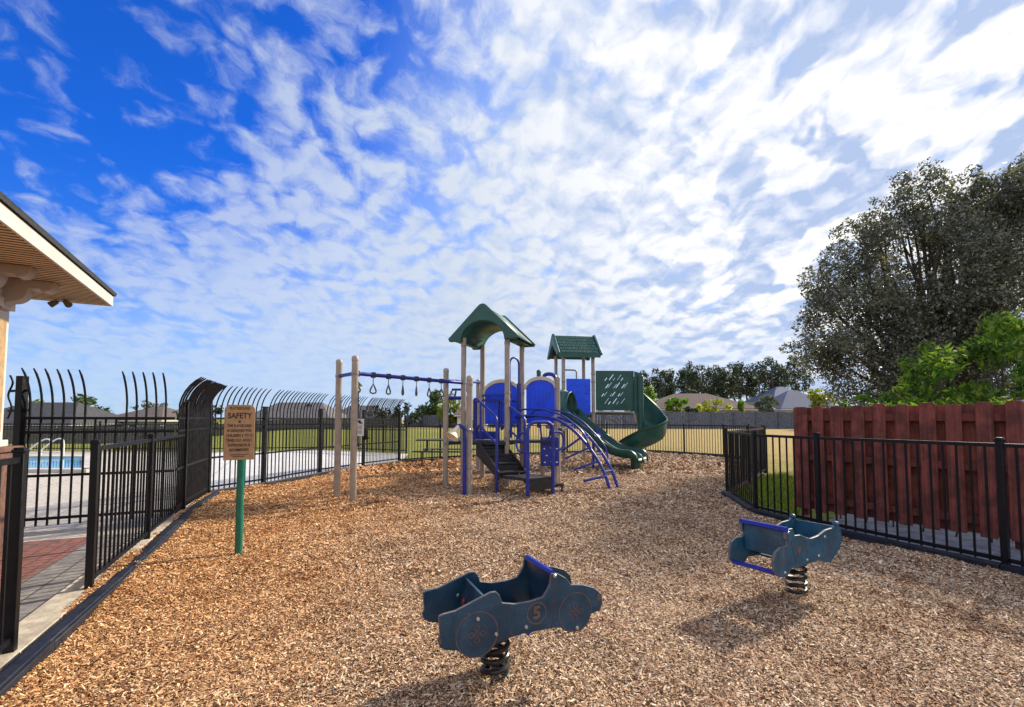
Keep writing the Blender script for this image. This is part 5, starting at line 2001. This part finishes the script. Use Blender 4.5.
round_tree('garden_bush', 'dark clipped shrub under the grey green bush', 767, 58, 408, 9, LM['dark'], 314, 418, 200, 0.35, cat='bush')
round_tree('broadleaf_tree', 'yellow green tree between the blue grey roof and dusky oak', 822, 50, 386, 14, LM['yellow'], 315, 412, 120, 0.42)
round_tree('garden_bush', 'dark low shrubs beside the lime green tree', 690, 58, 405, 9, LM['dark'], 316, 420, 200, 0.35, cat='bush')
round_tree('garden_bush', 'small green shrub beside the brown house wall', 742, 64, 400, 6, LM['lime'], 317, 412, 200, 0.35, cat='bush')
round_tree('garden_bush', 'dark bush behind the green slide panel', 615, 57, 408, 24, LM['dark'], 318, 422, 110, 0.4, cat='bush')


# ------------------------------------------------------------------ houses
def house(label, px_, Y, wpx, py_ridge, py_eave, wall, roofc, seed, gable=False, rz=0.0, depth=9.0, name='house', ridge=0.45):
    x = pix(px_, Y)
    z0 = gz(x, Y + 2)
    W = wpx * Y / FPX
    ze = CAMH + (419 - py_eave) * Y / FPX - z0
    zr = CAMH + (419 - py_ridge) * (Y + depth / 2) / FPX - z0
    o = empty(name, (x, Y + depth / 2, z0), rz)
    tag(o, label, 'house')
    wm = pbr('wall_paint', wall, 0.8, 0.06, 1.5)
    rm = pbr('roof_shingles', roofc, 0.9, 0.22, 3.0, 0.4, 12)
    hw, hd = W / 2, depth / 2
    b = MB()
    b.box((0, 0, (ze - 0.5) / 2 - 0.25), (W - 0.7, depth - 0.7, ze + 0.5))
    if gable:
        b.prism([(-hw + 0.36, ze - 0.02), (hw - 0.36, ze - 0.02), (0, zr - 0.12)], (0, 0, 0), XU, ZU, depth - 0.72)
    b.build('wall', wm, o, smooth=0)
    b = MB()
    if gable:
        b.add([(-hw, -hd, ze - 0.1), (0, -hd, zr), (hw, -hd, ze - 0.1), (-hw, hd, ze - 0.1), (0, hd, zr), (hw, hd, ze - 0.1)], [(0, 1, 4, 3), (1, 2, 5, 4)])
    else:
        rl_ = hw * ridge
        b.add([(-hw, -hd, ze), (hw, -hd, ze), (hw, hd, ze), (-hw, hd, ze), (-rl_, 0, zr), (rl_, 0, zr)], [(0, 1, 5, 4), (1, 2, 5), (2, 3, 4, 5), (3, 0, 4)])
    b.build('roof', rm, o, smooth=0, solid=0.12)
    b = MB()
    if not gable:
        for y in (-hd, hd):
            b.box((0, y, ze - 0.10), (W, 0.06, 0.16))
        for x_ in (-hw, hw):
            b.box((x_, 0, ze - 0.10), (0.06, depth - 0.07, 0.16))
        b.build('fascia', M['trim'], o, smooth=0)
    nw = max(1, int(W / 4))
    for i in range(nw):
        wx = -hw + W * (i + 0.5) / nw + 0.3
        b = MB()
        for a_, c_, sx, sz in ((0, 0.62, 1.1, 0.1), (0, -0.62, 1.1, 0.1), (-0.5, 0, 0.1, 1.14), (0.5, 0, 0.1, 1.14)):
            b.box((wx + a_, -hd + 0.33, ze - 1.15 + c_), (sx, 0.06, sz))
        f_ = b.build('window', M['trim'], o, smooth=0)
        b = MB()
        b.box((wx, -hd + 0.34, ze - 1.15), (0.9, 0.03, 1.14))
        b.build('pane', M['glass'], f_, smooth=0)
    return o


house('house with long dark grey hip roof at far left beyond the pool', 8, 46, 125, 403, 424, (0.20, 0.19, 0.17), (0.055, 0.055, 0.060), 1)
house('greenish house with brown hip roof beyond the pool', 129, 52, 66, 407, 420, (0.26, 0.27, 0.22), (0.11, 0.085, 0.075), 2, ridge=0.12)
house('house with broad grey roof behind the tall fence right of the sign', 283, 54, 95, 403, 421, (0.34, 0.31, 0.29), (0.13, 0.12, 0.125), 3, ridge=0.5)
house('house with dark grey roof behind the tall gate', 352, 60, 60, 406, 421, (0.30, 0.28, 0.26), (0.085, 0.085, 0.09), 4)
house('cream gabled house end right of the tall fence', 420, 66, 34, 409, 421, (0.50, 0.45, 0.30), (0.10, 0.075, 0.06), 5, gable=True, depth=8)
house('cream house with brown roof seen behind the stair handrail', 472, 56, 36, 400, 415, (0.72, 0.66, 0.48), (0.15, 0.11, 0.095), 6, ridge=0.5)
house('long low house with purplish brown roof right of the spiral slide', 706, 66, 116, 394, 409, (0.42, 0.37, 0.33), (0.10, 0.062, 0.066), 7, ridge=0.3, depth=11)
house('house with high blue grey hip roof near the dusky oak', 799, 84, 50, 387, 401, (0.45, 0.42, 0.38), (0.105, 0.125, 0.20), 8, ridge=0.15, depth=12)
house('house with low blue grey hip roof just above the red fence', 812, 66, 62, 391, 409, (0.42, 0.46, 0.44), (0.10, 0.115, 0.18), 9, ridge=0.15, depth=9)
house('small house with pale blue roof behind the lime tree', 650, 76, 34, 396, 407, (0.60, 0.62, 0.62), (0.30, 0.36, 0.42), 10, ridge=0.3, depth=8)


# far board fences
def board_fence(x0, y0, x1, y1, H, mat, label):
    o = empty('board_fence', (x0, y0, gz(x0, y0)))
    tag(o, label, 'fence')
    a, c = Vector((x0, y0)), Vector((x1, y1))
    L = (c - a).length
    u = (c - a) / L
    bp_, n = MB(), int(L / 0.30)
    base_ = gz(x0, y0)
    g = random.Random(int(L * 10))
    for i in range(n):
        q = u * (L * (i + 0.5) / n)
        z = gz(x0 + q.x, y0 + q.y) - base_
        top = H + g.uniform(-.05, .05)
        bp_.box((q.x, q.y, z + top / 2 - 0.1), (L / n - 0.02, 0.03, top + 0.2), math.atan2(u.y, u.x))
    for i in range(0, n, 8):
        q = u * (L * i / n)
        z = gz(x0 + q.x, y0 + q.y) - base_
        bq = MB()
        bq.box((q.x - u.y * -0.05, q.y - u.x * 0.09, z + H / 2), (0.11, 0.11, H + 0.12), math.atan2(u.y, u.x))
        bq.build('post', mat, o, smooth=0)
    bp_.build('boards', mat, o, smooth=0)
    return o


board_fence(pix(560, 54), 54, pix(850, 54), 52, 1.8, M['greywood'], 'weathered grey board fence across the dry field at the right')
board_fence(pix(-60, 42), 42, pix(182, 44), 44, 1.45, M['darkwood'], 'dark board fence across the green field beyond the pool')
board_fence(pix(182, 48), 48, pix(402, 56), 56, 1.1, M['darkwood'], 'dark board fence behind the tall curved fence')
board_fence(pix(405, 62), 62, pix(520, 58), 58, 1.5, M['greywood'], 'grey board fence behind the rear posts and handrails')

# far pool fence and a lantern post
fp_pts = [Vector((-46, 20.8)), Vector((-38, 20.8)), Vector((-30, 20.8)), Vector((-24, 20.8)), Vector((-18, 20.8)), Vector((-12.2, 20.8))]


def far_fence(pts, label):
    root = empty('metal_fence', (pts[0].x, pts[0].y, 0))
    tag(root, label, 'fence')
    for a, c in zip(pts[:-1], pts[1:]):
        b = MB()
        L = (c - a).length
        u = (c - a) / L
        n = round(L / 0.13)
        for k in range(n):
            q = a + u * (L * k / n) - pts[0]
            b.box((q.x, q.y, gz(c.x, c.y) + 0.62), (0.018, 0.018, 1.2), math.atan2(u.y, u.x))
        qa, qc = a - pts[0], c - pts[0]
        for z in (1.15, 0.95, 0.12):
            b.bar((qa.x, qa.y, z), (qc.x, qc.y, z), 0.03, 0.04)
        b.build('picket_panel', M['black'], root, smooth=0)
    for p in pts:
        b = MB()
        q = p - pts[0]
        b.box((q.x, q.y, 0.65), (0.07, 0.07, 1.3))
        b.build('post', M['black'], root, smooth=0)


far_fence(fp_pts, 'black picket fence on the far side of the swimming pool')
far_fence([Vector((-12.0, 20.8)), Vector((-8.6, 21.7)), Vector((-5.4, 20.0)), Vector((-4.3, 19.4))], 'black picket fence at the far edge of the pale concrete walk')

root = empty('street_lamp', (pix(358, 24), 24, 0))
tag(root, 'black lantern lamp post rising behind the tall gate', 'street lamp')
b = MB()
b.tube([(0, 0, 0), (0, 0, 2.75)], [0.06, 0.04], 10)
b.lathe([(0.09, 0), (0.09, 0.1), (0.05, 0.3), (0.04, 0.31)], (0, 0, 0), (0, 0, 1), 12)
b.build('pole', M['black'], root)
b = MB()
b.lathe([(0.05, 0.0), (0.12, 0.05), (0.19, 0.32)], (0, 0, 2.75), (0, 0, 1), 8)
b.build('lantern', M['lamp'], root)
b = MB()
b.lathe([(0.23, 0.32), (0.15, 0.40), (0.05, 0.50), (0.03, 0.58), (0.001, 0.62)], (0, 0, 2.75), (0, 0, 1), 8)
b.lathe([(0.04, 0.0), (0.08, 0.02), (0.13, 0.06)], (0, 0, 2.745), (0, 0, 1), 8)
b.build('cap', M['black'], root)


# grass between the fences and in the near field
def blades(seed, n, poly, hgt, mat, name):
    g = np.random.default_rng(seed)
    xs_ = [p[0] for p in poly]
    ys_ = [p[1] for p in poly]
    x = g.uniform(min(xs_), max(xs_), n)
    y = g.uniform(min(ys_), max(ys_), n)
    k = inpoly(x, y, poly)
    x, y = x[k], y[k]
    n = len(x)
    z = np.array([gz(a, b_) for a, b_ in zip(x, y)]) - 0.045
    hh = hgt * np.exp(g.normal(0, 0.35, n))
    a = g.uniform(0, 2 * PI, n)
    wd = 0.006 + 0.0008 * y
    P_ = np.stack([x, y, z], 1)
    U = np.stack([np.cos(a) * wd, np.sin(a) * wd, np.zeros(n)], 1)
    T = np.stack([g.normal(0, 0.35, n) * hh, g.normal(0, 0.35, n) * hh, hh], 1)
    q = np.stack([P_ - U, P_ + U, P_ + T], 1).reshape(-1, 3)
    return tag(np_mesh(name, q, n, mat, k=3), kind='stuff')


gm = leafmat('grass_blades', [(0, (0.09, 0.13, 0.02)), (0.6, (0.19, 0.25, 0.035)), (1, (0.36, 0.34, 0.10))], 0.4, 0.6, 0.2)
blades(41, 34000, [(3.95, 6.0), (4.2, 7.1), (6.0, 9.6), (7.2, 12.6), (6.6, 12.3), (4.1, 8.95), (3.72, 7.2)], 0.05, gm, 'green_grass')
